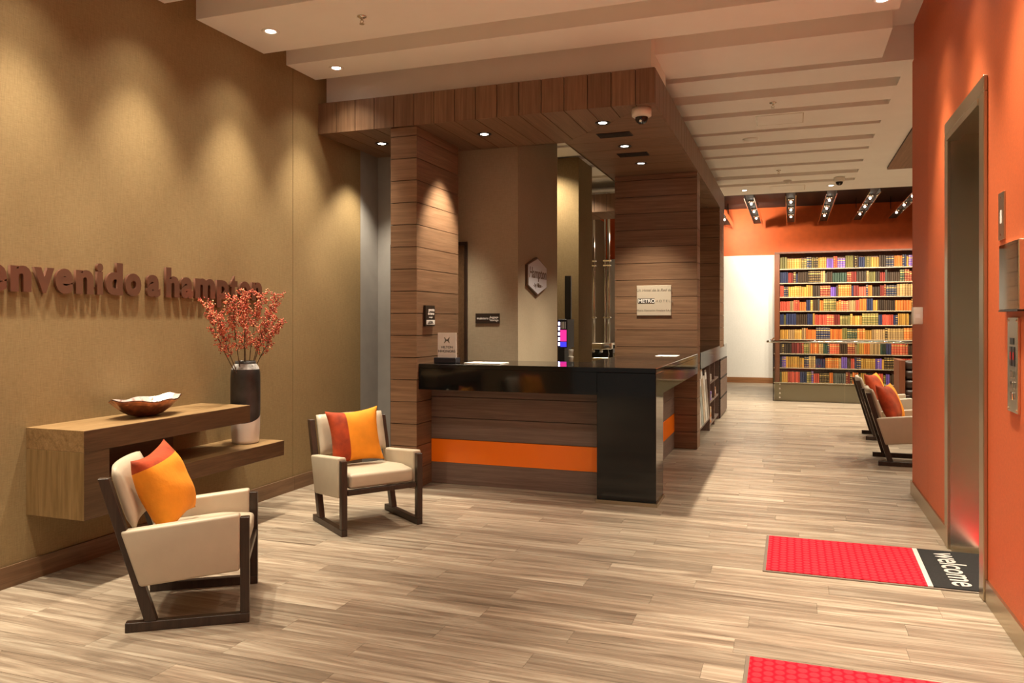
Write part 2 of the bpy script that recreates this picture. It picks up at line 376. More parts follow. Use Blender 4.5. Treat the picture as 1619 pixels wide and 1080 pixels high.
# left wall: fabric panels with fine joints
wl = structure(box('wall_left', XL - 0.15, XL - 0.012, Y0, 7.23, 0, ZT, 'groove'))
for a, b in ((Y0, 0.32), (0.32, 3.02), (3.02, 5.748), (5.748, 6.883)):
    box('fabric_panel', XL - 0.012, XL, a + 0.003, b - 0.003, 0, ZT, 'fabric', wl, base=wl.location)
box('grey_panel', XL - 0.012, XL, 6.883, 7.23, 0, ZT, 'greywall', wl, base=wl.location)
bl = structure(box('baseboard_left', XL + 0.0005, XL + 0.008, Y0, 6.88, 0.001, 0.118, 'groove'))
for a, b in ((Y0, 0.32), (0.32, 3.02), (3.02, 5.748), (5.748, 6.88)):
    box('skirting_board', XL + 0.008, XL + 0.018, a + 0.0015, b - 0.0015, 0.001, 0.12, 'base_y', bl, base=bl.location)

# office block behind the counter
wo = structure(box('wall_office', XL - 0.1, -2.536, 7.25, 8.62, 0, ZT, 'fabric2'))
structure(box('wall_alcove', XL + 0.002, -3.352, 7.228, 7.249, 0, ZF0, 'greywall'))
d1 = structure(box('door_1', -3.90, -3.10, 7.236, 7.249, 0.002, 2.24, 'console_d'))
for a, b, c, e in ((-3.94, -3.90, 0.002, 2.275), (-3.10, -3.072, 0.002, 2.275), (-3.90, -3.10, 2.24, 2.275)):
    box('door_frame', a, b, 7.225, 7.249, c, e, 'wenge', d1, base=d1.location)
structure(box('wall_partition', XL - 0.1, -2.69, 10.16, 10.91, 0, ZC - 0.002, 'fabric'))
structure(box('wall_service', -4.6, -4.45, 8.6, 19.4, 0, ZT, 'fabric2'))

# right wall with the lift opening
EY0, EY1, EZ = 4.78, 5.70, 2.69
wr = structure(box('wall_right', XR, 1.60, Y0, EY0, 0, ZT, 'orange'))
box('wall_piece', XR, 1.60, EY1, 6.597, 0, ZT, 'orange', wr, base=wr.location)
box('wall_piece', XR + 0.002, 1.60, 6.597, 6.600, 0, ZT, 'groove', wr, base=wr.location)
box('wall_piece', XR, 1.60, 6.600, 7.394, 0, ZT, 'orange', wr, base=wr.location)
box('wall_piece', XR, 1.60, EY0, EY1, EZ, ZT, 'orange', wr, base=wr.location)
structure(box('wall_lounge_front', 1.60, 4.9, 7.15, 7.394, 0, ZT, 'orange'))
structure(box('wall_lounge_right', 4.75, 4.9, 7.394, 19.4, 0, 4.15, 'fabric2'))
br = structure(box('baseboard_right', XR - 0.014, XR - 0.0005, Y0, 4.685, 0.001, 0.117, 'bronze'))
box('skirting_board', XR - 0.014, XR - 0.0005, 5.80, 7.408, 0.001, 0.117, 'bronze', br, base=br.location)
box('skirting_board', XR - 0.014, 4.7, 7.395, 7.408, 0.001, 0.117, 'bronze', br, base=br.location)

# lift doorway lined in steel
lift = structure(empty('door_2', (1.28, 5.25, 0), None, None, kind='structure'))
def LB(n, *e, mat='steel', bev=0.0): return box(n, *e, mat, lift, bev=bev, base=(1.28, 5.25, 0))
LB('jamb_panel', XR - 0.02, 1.30, EY1 - 0.012, EY1 - 0.001, 0.003, EZ - 0.012)
LB('jamb_panel', XR - 0.02, 1.30, EY0 + 0.001, EY0 + 0.012, 0.003, EZ - 0.012)
LB('head_panel', XR - 0.02, 1.30, EY0 + 0.012, EY1 - 0.012, EZ - 0.012, EZ - 0.001, mat='bronze')
LB('lift_door_leaf', 1.27, 1.30, EY0 + 0.012, (EY0 + EY1) / 2 - 0.002, 0.01, EZ - 0.012, mat='mirror')
LB('lift_door_leaf', 1.27, 1.30, (EY0 + EY1) / 2 + 0.002, EY1 - 0.012, 0.01, EZ - 0.012, mat='mirror')
LB('sill', XR - 0.005, 1.27, EY0 + 0.012, EY1 - 0.012, 0.0005, 0.004, mat='bronze')
for a, b, c, e in ((EY1 - 0.012, 5.79, 0.001, 2.69), (4.69, EY0 + 0.012, 0.001, 2.69)):
    LB('frame_trim', XR - 0.022, XR - 0.0005, a, b, c, e, mat='bronze', bev=0.004)
LB('frame_trim', XR - 0.022, XR - 0.0005, 4.69, 5.79, 2.6905, 2.775, mat='bronze', bev=0.004)
LB('head_strip', XR - 0.03, XR + 0.05, EY0 + 0.014, EY1 - 0.014, EZ - 0.05, EZ - 0.013, mat='bronze')

# back wall of the lounge
structure(box('wall_back', -4.6, 4.9, 19.42, 19.6, 0, 4.16, 'orange_b'))
wb = structure(box('wall_white', -4.4, -0.362, 19.36, 19.419, 0, 3.03, 'whitewall'))
structure(box('baseboard_back', -4.4, -0.362, 19.33, 19.359, 0.001, 0.13, 'base_x'))

# ceiling: upper slab, lowered bands between open slots
ceil_ = structure(box('ceiling', -4.6, 4.9, Y0, 14.2, ZT, ZT + 0.1, 'white'))
cb = ceil_.location
def band(y0, y1, x0=XL, x1=0.72, z0=ZC, z1=ZT - 0.001): return box('ceiling_band', x0, x1, y0, y1, z0, z1, 'white', ceil_, base=cb)
yb = 4.27
for a, b in ((Y0, -1.45), (-1.1, -0.3), (0.02, 0.72), (1.05, 1.80), (2.10, 2.68), (2.98, 3.30), (3.62, 4.27), (4.574, 5.35), (5.654, 6.094)): band(a, b)
band(6.468, 7.172, x0=-2.0); band(6.468, 7.172, x0=XL, x1=-2.0)
edges = [7.308, (7.781, 8.073), (8.542, 8.728), (9.41, 9.543), (10.066, 10.305), (10.766, 10.907), (11.576, 11.753), (12.317, 12.601), (13.048, 13.277), 14.2]
starts = [7.308] + [e[1] for e in edges[1:-1]]; ends = [e[0] for e in edges[1:-1]] + [14.2]
for a, b in zip(starts, ends): band(a, b, x0=-4.45, x1=0.933)
band(7.308, 14.2, x0=0.9335, x1=4.75)
structure(box('trim_1', XL + 0.001, -1.06, 6.27, 7.05, ZF1 + 0.001, ZT - 0.002, 'white'))
structure(box('ceiling_lounge', -4.6, 4.9, 14.2, 19.6, 4.16, 4.26, 'black'))
structure(box('trim_2', -4.6, 4.9, 14.2, 14.25, ZC, 4.16, 'black'))
ws = structure(box('trim_3', 1.30, 4.7, 7.41, 12.33, ZC - 0.02, ZC - 0.0005, 'groove'))
k = 0
for i in range(16):
    xa = 1.30 + i * 0.2125
    box('soffit_board', xa + 0.001, xa + 0.2115, 7.41, 12.33, ZC - 0.035, ZC - 0.02, 'wood_y', ws, base=ws.location)

# ================================================================== wood canopy ring
can = empty('reception_canopy', (-2.55, 9.5, ZF0), 'brown timber canopy ring over the reception desk', 'canopy')
CB = (-2.55, 9.5, ZF0)
T = 0.02
# dark carcass
for e in ((XL + 0.002, XF - T, YF + T, YI - T), (XI + T, XF - T, YI - T, 12.02), (XL + 0.002, XF - T, 12.02, 12.89)):
    box('carcass', e[0], e[1], e[2], e[3], ZF0 + 0.012, ZF1 - 0.002, 'groove', can, base=CB)
g = 0.0032
# front fascia boards
xs = [XL + 0.001]
while xs[-1] > -99 and xs[-1] + 0.2 < XF - 0.08: xs.append(xs[-1] + 0.1955)
xs.append(XF)
for a, b in zip(xs, xs[1:]): box('fascia_board', a + g, b - g, YF, YF + T - 0.001, ZF0, ZF1, 'wood_z', can, base=CB)
ys = [YF + T]
while ys[-1] + 0.2 < 12.83: ys.append(ys[-1] + 0.1955)
ys.append(12.91)
for a, b in zip(ys, ys[1:]): box('fascia_board', XF - T + 0.001, XF, a + g, b - g, ZF0, ZF1, 'wood_z', can, base=CB)
# inner faces
box('inner_fascia', -2.536, XI, YI - T + 0.001, YI, ZF0, ZF1, 'wood_x', can, base=CB)
ys2 = [YI]
while ys2[-1] + 0.2 < 11.95: ys2.append(ys2[-1] + 0.1955)
ys2.append(12.0)
for a, b in zip(ys2, ys2[1:]): box('inner_fascia', XI, XI + T - 0.001, a + g, b - g, ZF0, ZF1, 'wood_z', can, base=CB)
x = -3.9
while x < XI - 0.1: box('inner_fascia', x + g, x + 0.1955 - g, 12.0, 12.02 - 0.001, ZF0, ZF1, 'wood_z', can, base=CB); x += 0.1955
# soffit boards, mitred at the front corner
for a, b in zip(xs, xs[1:]):
    a2, b2 = a + g, b - g
    def ylim(xx): return YI if xx <= XI else YI + (xx - XI) / (XF - XI) * (YF - YI)
    poly = [(a2, YF + T), (b2, YF + T), (b2, max(ylim(b2), YF + T + 0.004)), (a2, ylim(a2))]
    if a2 < XI < b2: poly = [(a2, YF + T), (b2, YF + T), (b2, ylim(b2)), (XI, YI), (a2, YI)]
    prism('soffit_board', poly, 'Z', ZF0, ZF0 + 0.011, 'wood_y', can, base=CB)
yy = YF + T
while yy < 12.0:
    y2 = min(yy + 0.391, 12.0)
    def xl(v): return XI if v >= YI else XF + (v - YF) / (YI - YF) * (XI - XF)
    a2, b2 = yy + g, y2 - g
    poly = [(xl(a2) + 0.003, a2), (XF - T, a2), (XF - T, b2), (xl(b2) + 0.003, b2)]
    if a2 < YI < b2: poly = [(xl(a2) + 0.003, a2), (XF - T, a2), (XF - T, b2), (XI + 0.003, b2), (XI + 0.003, YI)]
    prism('soffit_board', poly, 'Z', ZF0, ZF0 + 0.011, 'wood_x', can, base=CB); yy = y2
x = -3.9
while x < XF - 0.05:
    box('soffit_board', x + g, min(x + 0.3, XF - T) - g, 12.0, 12.91, ZF0, ZF0 + 0.011, 'wood_y', can, base=CB); x += 0.3

# ================================================================== timber-clad columns
def column(label, x0, x1, y0, y1, z1, joints0, edge=False):
    base = ((x0 + x1) / 2, (y0 + y1) / 2, 0)
    c = empty('clad_column', base, label, 'column')
    t = 0.016
    box('core', x0 + t, x1 - t, y0 + t, y1 - t, 0.001, z1, 'groove', c, base=base)
    zs = [z1]
    z = joints0
    while z > 0.06: zs.append(z); z -= 0.1955
    zs.append(0.001)
    for top, bot in zip(zs, zs[1:]):
        bt, bb = top - 0.003, bot + 0.003
        box('front_board', x0, x1, y0, y0 + t - 0.0005, bb, bt, 'wood_x', c, base=base)
        box('back_board', x0, x1, y1 - t + 0.0005, y1, bb, bt, 'wood_x', c, base=base)
        box('side_board', x1 - t + 0.0005, x1, y0 + t, y1 - t, bb, bt, 'wood_y', c, base=base)
        box('side_board', x0, x0 + t - 0.0005, y0 + t, y1 - t, bb, bt, 'wood_y', c, base=base)
    return c
column('timber-clad column between the grey alcove and the desk, lit by one warm scallop', -3.351, -3.095, 6.151, 7.06, ZF0 - 0.001, 3.109)
column('timber-clad column carrying the metal plaque', -1.97, -1.012, 9.12, 9.42, ZF0 - 0.001, 3.13)
column('timber-clad column above the drawer cabinet, furthest along the canopy', -1.9, -1.012, 12.12, 12.88, ZF0 - 0.001, 3.13)

# ================================================================== reception counter
YG, ZK, ZB = 6.185, 1.10, 0.875
cnt = empty('reception_counter', (-1.9, 6.9, 0), 'reception desk in black granite with timber boards and bright orange band', 'counter'); KB = (-1.9, 6.9, 0)
def K(n, *e, mat, bev=0.0): return box(n, *e, mat, cnt, bev=bev, base=KB)
xg = -3.093
K('granite_top', xg, XF, YG, 6.95, 1.06, ZK, mat='granite', bev=0.003)
K('granite_top', -1.75, XF, 6.951, 9.119, 1.06, ZK, mat='granite', bev=0.003)
K('granite_apron', xg, -1.486, YG + 0.001, YG + 0.03, ZB, 1.0595, mat='granite')
K('granite_apron', XF - 0.03, XF - 0.001, 6.552, 9.119, ZB, 1.0595, mat='granite')
K('granite_pillar', -1.485, XF, YG, 6.55, 0.03, 1.0595, mat='granite', bev=0.003)
K('steel_plinth', -1.495, XF + 0.01, YG - 0.01, 6.56, 0.001, 0.029, mat='bronze')
pz = [0.874, 0.79, 0.60, 0.405]
for a, b in zip(pz[1:], pz): K('front_board', xg, -1.4855, 6.45, 6.475, a + 0.003, b - 0.003, mat='panel_x')
K('orange_band', xg, -1.4855, 6.448, 6.475, 0.195, 0.403, mat='acrylic')  # bright orange is the acrylic's own colour
K('kick_board', xg, -1.4855, 6.45, 6.475, 0.002, 0.193, mat='panel_x')
K('back_carcass', xg, -1.30, 6.4755, 6.60, 0.002, 1.0595, mat='groove')
K('carcass_side', -1.42, -1.296, 6.601, 9.119, 0.002, 1.0595, mat='groove')
pz = [1.04, 0.79, 0.60, 0.405]
for a, b in zip(pz[1:], pz): K('side_board', -1.295, -1.272, 6.551, 9.119, a + 0.002, b - 0.002, mat='panel_y')
K('orange_band', -1.295, -1.27, 6.551, 9.119, 0.195, 0.403, mat='acrylic')
K('kick_board', -1.295, -1.272, 6.551, 9.119, 0.002, 0.193, mat='panel_y')
K('work_surface', -3.0, -1.76, 6.96, 7.2, 0.72, 0.75, mat='wenge')

# side run of open shelving and drawers, along the passage
sh = empty('display_shelving', (-1.3, 11.2, 0), 'low timber display shelving with granite top running along the passage', 'shelving'); SB = (-1.3, 11.2, 0)
def S(n, *e, mat, bev=0.0, p=None): return box(n, *e, mat, p or sh, bev=bev, base=SB if p is None else (SB[0] + p.location[0], SB[1] + p.location[1], SB[2] + p.location[2]))
xa, xb = -1.40, XF
S('granite_top', xa, XF, 9.425, 12.10, 1.07, ZK, mat='granite'); S('granite_top', xa, XF + 0.0, 12.12 + 0.77, 13.39, 1.07, ZK, mat='granite')
S('granite_apron', XF - 0.02, XF, 9.425, 12.10, 0.90, 1.0695, mat='granite'); S('granite_apron', XF - 0.011, XF, 12.101, 13.39, 0.90, 1.0695, mat='granite')
S('back_panel', xa, xa + 0.02, 9.425, 12.10, 0.05, 1.069, mat='panel_y')
for yv in (9.425, 10.72, 11.39, 12.06): S('upright', xa + 0.021, XF - 0.021, yv, yv + 0.035, 0.001, 1.069, mat='panel_y')
S('shelf', xa + 0.021, XF - 0.022, 9.461, 10.719, 0.16, 0.185, mat='panel_y')
for zv in (0.06, 0.36, 0.62): 
    S('shelf', xa + 0.021, XF - 0.022, 10.756, 11.389, zv, zv + 0.025, mat='panel_y'); S('shelf', xa + 0.021, XF - 0.022, 11.426, 12.059, zv, zv + 0.025, mat='panel_y')
S('drawer_body', xa, XF - 0.012, 12.885, 13.39, 0.001, 1.0, mat='panel_y')
S('drawer_side', XF - 0.0115, XF - 0.006, 12.101, 12.884, 0.001, 0.899, mat='groove')
for za, zb in ((0.02, 0.29), (0.32, 0.585), (0.615, 0.87)):
    dr = box('drawer', XF - 0.0055, XF + 0.006, 12.14, 13.37, za, zb, 'panel_y', sh, base=SB)
    box('finger_pull', XF - 0.005, XF + 0.007, 12.14, 13.37, zb + 0.001, zb + 0.024, 'groove', dr, base=(SB[0] + dr.location[0], SB[1] + dr.location[1], SB[2] + dr.location[2]))

# ================================================================== console table with C-shaped profile
XC = XL + 0.435
con = empty('wall_console', (-3.87, 4.1, 0.377), 'floating oak wall console folding into a lower shelf', 'console'); CNB = (-3.87, 4.1, 0.377)
def G(n, *e, mat): return box(n, *e, mat, con, bev=0.0015, base=CNB)
xw = XL + 0.0005
G('top_slab', xw, XC, 3.23, 4.625, 0.752, 0.873, mat='console_y')
G('end_block', xw, XC, 3.23, 3.40, 0.377, 0.7515, mat='console_z')
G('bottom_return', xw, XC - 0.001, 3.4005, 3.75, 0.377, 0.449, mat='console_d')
G('lower_shelf', xw, XC - 0.002, 3.4005, 5.026, 0.4495, 0.562, mat='console_y')
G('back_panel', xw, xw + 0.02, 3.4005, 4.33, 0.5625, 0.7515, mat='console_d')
G('shaded_front_edge', XC + 0.0005, XC + 0.003, 3.232, 4.624, 0.752, 0.872, mat='console_d')  # fronts coloured darker than the top to paint in their shade
G('shaded_front_edge', XC + 0.0005, XC + 0.003, 3.232, 3.40, 0.378, 0.7515, mat='console_d')
G('shaded_front_edge', XC - 0.0015, XC + 0.0015, 3.403, 5.025, 0.45, 0.561, mat='console_d')

# ================================================================== armchairs
CH = {}
def chair_meshes():
    r = {}
    def pr(key, poly, axis, a0, a1, bev, seg):
        o = prism('tmp', poly, axis, a0, a1, None, bev=bev, seg=seg, smooth=seg > 1)
        r[key] = (o.data, tuple(o.location)); bpy.data.objects.remove(o)
    pr('arm', [(-0.300, 0.482), (0.236, 0.535), (0.236, 0.256), (-0.215, 0.213)], 'Y', -0.033, 0.033, 0.014, 3)
    pr('arm_front', [(0.2, 0.25), (0.2, 0.53), (0.236, 0.53), (0.236, 0.25)], 'Y', -0.033, 0.033, 0.01, 2)
    pr('skid', [(-0.28, 0.0), (0.28, 0.0), (0.28, 0.045), (-0.28, 0.045)], 'Y', -0.021, 0.021, 0.002, 1)
    pr('front_leg', [(0.237, 0.0455), (0.28, 0.0455), (0.28, 0.515), (0.237, 0.515)], 'Y', -0.021, 0.021, 0.002, 1)
    pr('rear_leg', [(-0.195, 0.0455), (-0.140, 0.0455), (-0.350, 0.735), (-0.398, 0.735)], 'Y', -0.021, 0.021, 0.002, 1)
    pr('seat', [(-0.245, 0.300), (0.262, 0.312), (0.266, 0.412), (0.10, 0.424), (-0.255, 0.395)], 'Y', -0.246, 0.246, 0.022, 3)
    pr('rail', [(0.238, 0.274), (0.275, 0.274), (0.275, 0.309), (0.238, 0.309)], 'Y', -0.262, 0.262, 0.002, 1)
    pr('rear_rail', [(-0.235, 0.25), (-0.20, 0.25), (-0.20, 0.288), (-0.235, 0.288)], 'Y', -0.262, 0.262, 0.002, 1)
    # curved upholstered back
    bm = bmesh.new(); n, mz = 14, 8; grid = {}
    for s in (0, 1):
        for i in range(n + 1):
            for j in range(mz + 1):
                v = -1 + 2 * i / n; w = j / mz
                yv = v * 0.262; z = 0.485 + w * 0.285
                xc = -0.278 - 0.305 * (z - 0.485) + 0.03 * (v * v) 
                th = 0.030 * (1 - abs(2 * w - 1) ** 6 * 0.55) * (1 - abs(v) ** 10 * 0.4)
                grid[s, i, j] = bm.verts.new((xc + (th if s else -th), yv, z))
    for i in range(n):
        for j in range(mz):
            bm.faces.new((grid[1, i, j], grid[1, i + 1, j], grid[1, i + 1, j + 1], grid[1, i, j + 1]))
            bm.faces.new((grid[0, i, j], grid[0, i, j + 1], grid[0, i + 1, j + 1], grid[0, i + 1, j]))
    for i in range(n):
        bm.faces.new((grid[0, i, 0], grid[0, i + 1, 0], grid[1, i + 1, 0], grid[1, i, 0])); bm.faces.new((grid[0, i, mz], grid[1, i, mz], grid[1, i + 1, mz], grid[0, i + 1, mz]))
    for j in range(mz):
        bm.faces.new((grid[0, 0, j], grid[1, 0, j], grid[1, 0, j + 1], grid[0, 0, j + 1])); bm.faces.new((grid[0, n, j], grid[0, n, j + 1], grid[1, n, j + 1], grid[1, n, j]))
    bmesh.ops.recalc_face_normals(bm, faces=bm.faces)
    r['back'] = (bm_mesh(bm, True), (0, 0, 0))
    for k, m_ in (('arm', 'leather'), ('arm_front', 'leather'), ('seat', 'leather'), ('back', 'leather'), ('skid', 'wenge'), ('front_leg', 'wenge'), ('rear_leg', 'wenge'), ('rail', 'wenge'), ('rear_rail', 'wenge')):
        r[k][0].materials.clear(); r[k][0].materials.append(M[m_])
    return r
CHM = chair_meshes()
def armchair(x, y, deg, label, group=None):
    c = empty('armchair', (x, y, 0.001), label, 'armchair', group, math.radians(deg))
    def put(n, key, dy=0):
        me, l = CHM[key]; return link(n, me, None, c, (l[0], l[1] + dy, l[2]))
    put('seat_cushion', 'seat'); put('backrest', 'back'); put('front_rail', 'rail'); put('rear_rail', 'rear_rail')
    for s in (-1, 1):
        put('arm_pad', 'arm', s * 0.289); put('skid', 'skid', s * 0.289); put('front_leg', 'front_leg', s * 0.289); put('rear_leg', 'rear_leg', s * 0.2885)
    return c
armchair(-2.9065, 3.2584, 34, 'cream leather armchair on dark skids turned away beside the wall console')
armchair(-2.929, 5.019, -36, 'cream leather armchair on dark skids facing out beside the reception desk')
armchair(1.12, 9.045, 0, 'cream armchair on dark skids, half behind the orange wall, nearer of the lounge pair', 'lounge armchairs')
armchair(1.155, 10.86, 0, 'cream armchair on dark skids in the lounge, mostly behind another armchair', 'lounge armchairs')

def pillow(x, y, z, deg, lean, side, label, roll=0, S_=0.42, Tk=0.075, frac=0.36):
    """two-tone velvet cushion; local: face +x, width y, height z; rust strip on side (+1: +y, -1: -y)"""
    e = empty('throw_pillow', (x, y, z), label, 'pillow'); e.rotation_euler = (Matrix.Rotation(math.radians(deg), 3, 'Z') @ Matrix.Rotation(math.radians(lean), 3, 'Y') @ Matrix.Rotation(math.radians(roll), 3, 'X')).to_euler()
    N_ = 24
    def P(i, j, s):
        u = -1 + 2 * i / N_; v = -1 + 2 * j / N_
        k = 1 - 0.13 * (1 - v * v) * abs(u) ** 2; k2 = 1 - 0.13 * (1 - u * u) * abs(v) ** 2
        t = Tk * max(0.0, (1 - abs(u) ** 2.6)) ** 0.55 * max(0.0, (1 - abs(v) ** 2.6)) ** 0.55
        t += 0.004 * math.sin(7 * u + 3 * v) * (1 - u * u) * (1 - v * v)
        return (s * t, u * k * S_ / 2, v * k2 * S_ / 2)
    cut = int(N_ * frac)
    for nm, rng, mt in (('rust_velvet', range(0, cut), 'rust'), ('amber_velvet', range(cut, N_), 'amber')):
        bm = bmesh.new(); vv = {}
        for s in (1, -1):
            for i in rng:
                for j in range(N_):
                    q = []
                    for (a, b) in ((i, j), (i + 1, j), (i + 1, j + 1), (i, j + 1)):
                        key = (a, b, 0 if (a in (0, N_) or b in (0, N_)) else s)
                        if key not in vv:
                            p = P(a, b, s); vv[key] = bm.verts.new((p[0], p[1] * (-side), p[2]))
                        q.append(vv[key])
                    bm.faces.new(q if s > 0 else q[::-1])
        bmesh.ops.recalc_face_normals(bm, faces=bm.faces)
        link(nm, bm_mesh(bm, True), mt, e)
    return e
pillow(-3.032, 3.166, 0.632, 20, -22, 1, 'amber and rust velvet pillow leaning in the armchair turned away by the console', roll=97, S_=0.410, Tk=0.098, frac=0.17)
pillow(-3.069, 5.080, 0.620, -40, -14, -1, 'amber pillow with broad rust velvet strip, on the armchair beside the desk', roll=3, S_=0.41, Tk=0.085)
pillow(0.985, 9.020, 0.617, -25, -22, -1, 'rust velvet pillow with amber edge, in the lounge armchair nearer the lift', frac=0.6)
pillow(1.02, 10.840, 0.617, -25, -22, -1, 'rust and amber velvet pillow in the further lounge armchair', frac=0.6)

# ================================================================== bowl, vase, branches
def bowl():
    e = empty('leaf_bowl', (-3.86, 3.875, 0.874), 'hammered copper bowl with silvered inside on the wall console', 'bowl')
    for nm, off, mt in (('outer_shell', 0.0, 'copperbowl'), ('silvered_lining', 0.006, 'bowlin')):
        bm = bmesh.new(); n, k = 40, 9; rings = []
        for j in range(k + 1):
            t = j / k; ring = []
            for i in range(n):
                a = 2 * math.pi * i / n
                rr = 0.10 + 0.90 * t
                wob = 1 + 0.025 * math.sin(5 * a + 1) * t + 0.02 * math.sin(11 * a) * t
                px_, py_ = 0.145 * rr * math.cos(a) * wob, 0.265 * math.copysign(abs(math.sin(a)) ** 1.12, math.sin(a)) * rr * wob
                zz = 0.002 + 0.098 * max(0, (t - 0.15) / 0.85) ** 1.7 * (1 + 0.18 * abs(math.sin(a)) ** 3) + 0.006 * t * math.sin(7 * a + 0.6) + off
                ring.append(bm.verts.new((px_ * (1 - off * 2), py_ * (1 - off * 2), zz)))
            rings.append(ring)
        for A, B in zip(rings, rings[1:]):
            for i in range(n): bm.faces.new((A[i], A[(i + 1) % n], B[(i + 1) % n], B[i]))
        bm.faces.new(rings[0])
        bmesh.ops.recalc_face_normals(bm, faces=bm.faces)
        link(nm, bm_mesh(bm, True), mt, e)
bowl()
VX, VY, VZ = -3.86, 4.83, 0.563
vase = empty('vase', (VX, VY, VZ), 'tall charcoal and white dipped vase on the lower console shelf', 'vase')
def vase_part(nm, mt, zlo, zhi):
    prof = [(0.088, 0.0), (0.098, 0.012), (0.104, 0.12), (0.108, 0.30), (0.108, 0.48), (0.105, 0.545), (0.096, 0.565), (0.080, 0.590), (0.072, 0.600), (0.074, 0.612), (0.070, 0.614), (0.066, 0.60), (0.066, 0.5)]
    def rad(z):
        for (r0, z0), (r1, z1) in zip(prof[:10], prof[1:10]):
            if z0 <= z <= z1: return r0 + (r1 - r0) * (z - z0) / (z1 - z0)
        return prof[9][0]
    bm = bmesh.new(); n, k = 48, 16; rings = []
    for j in range(k + 1):
        ring = []
        for i in range(n):
            a = 2 * math.pi * i / n
            z = zlo(a) + (zhi(a) - zlo(a)) * j / k
            r = rad(z); ring.append(bm.verts.new((r * math.cos(a), r * math.sin(a), z)))
        rings.append(ring)
    for A, B in zip(rings, rings[1:]):
        for i in range(n): bm.faces.new((A[i], A[(i + 1) % n], B[(i + 1) % n], B[i]))
    bmesh.ops.recalc_face_normals(bm, faces=bm.faces)
    return link(nm, bm_mesh(bm, True), mt, vase)
dip = lambda a: 0.155 + 0.075 * (math.sin(a - 0.25) * 0.5 + 0.5) ** 1.3 * 1.25
vase_part('white_base', 'vase_white', lambda a: 0.0, dip)
vase_part('charcoal_body', 'vase_dark', dip, lambda a: 0.553)
vase_part('grey_shoulder', 'vase_grey', lambda a: 0.553, lambda a: 0.594)
link('rim', bm_mesh(lathe([(0.0765, 0.594), (0.074, 0.614), (0.067, 0.614), (0.064, 0.595), (0.064, 0.45), (0.0, 0.44)], 40, cap=False), True), 'vase_dark', vase)

random.seed(21)
ico = bmesh.new(); bmesh.ops.create_icosphere(ico, subdivisions=1, radius=1.0)
IV = [v.co.copy() for v in ico.verts]; IFc = [[v.index for v in f.verts] for f in ico.faces]; ico.free()
def branch(tip_y, tip_z, tip_x, bend, dens, label):
    e = empty('berry_branch', (VX, VY, VZ + 0.46), label, 'branch', 'berry branches in the vase')
    top = Vector((tip_x, tip_y, tip_z)); root = Vector((tip_x * 0.06, max(-0.05, min(0.05, tip_y * 0.16)), 0.0))
    main = [root]
    for i in range(1, 9):
        t = i / 8; p = root.lerp(top, t); p.y += bend * math.sin(math.pi * t); p.z += 0.02 * math.sin(math.pi * t); main.append(p)
    st = bmesh.new(); tube(st, main, [0.004 - 0.0025 * i / 8 for i in range(9)], 6)
    bv, bf = [], []
    def berry(p, r):
        k = len(bv); bv.extend([p + v * r for v in IV]); bf.extend([[k + q for q in f] for f in IFc])
    twigs = []
    for i in range(3, 9):
        for s in (-1, 1) if i < 5 else (-1, 1, -1, 1):
            d = (main[i] - main[i - 1]).normalized(); side = Vector((random.uniform(-0.6, 0.6), s * random.uniform(0.5, 1.0), random.uniform(0.15, 0.6)))
            ln = random.uniform(0.06, 0.15) * (1.15 - 0.06 * i)
            tip = main[i] + (d * 0.65 + side * 0.75).normalized() * ln
            twigs.append((main[i], tip)); tube(st, [main[i], (main[i] + tip) / 2 + Vector((0, 0, 0.006)), tip], [0.0018, 0.0014, 0.001], 4)
    twigs.append((main[-3], main[-1]))
    for a, b in twigs:
        L_ = (b - a).length; n = max(4, int(L_ * dens))
        for q in range(n):
            t = 0.2 + 0.85 * random.random()
            p = a.lerp(b, t) + Vector((random.gauss(0, 0.009), random.gauss(0, 0.009), random.gauss(0, 0.009)))
            berry(p, random.uniform(0.0045, 0.0072))
    link('twigs', bm_mesh(st, True), 'stem', e)
    me = bpy.data.meshes.new('b'); me.from_pydata([tuple(v) for v in bv], [], bf); me.update()
    for p in me.polygons: p.use_smooth = True; p.material_index = (0, 1, 0, 2, 0, 1)[(p.index // 20) % 6]
    me.materials.append(M['berry']); me.materials.append(M['berry2']); me.materials.append(M['berry_hi'])
    link('berries', me, None, e, kind='stuff')
lab = 'coral berry branch standing in the tall dipped vase'
for a in ((-0.31, 0.45, 0.03, -0.03), (-0.33, 0.54, -0.05, -0.05), (-0.24, 0.58, 0.08, -0.02), (-0.05, 0.61, 0.05, -0.015), (0.06, 0.585, -0.06, 0.0), (0.17, 0.62, 0.0, -0.02), (0.30, 0.60, 0.05, -0.02), (0.37, 0.52, -0.04, -0.03), (0.34, 0.42, 0.06, -0.02)):
    branch(a[0], a[1], a[2], a[3], 200, lab)

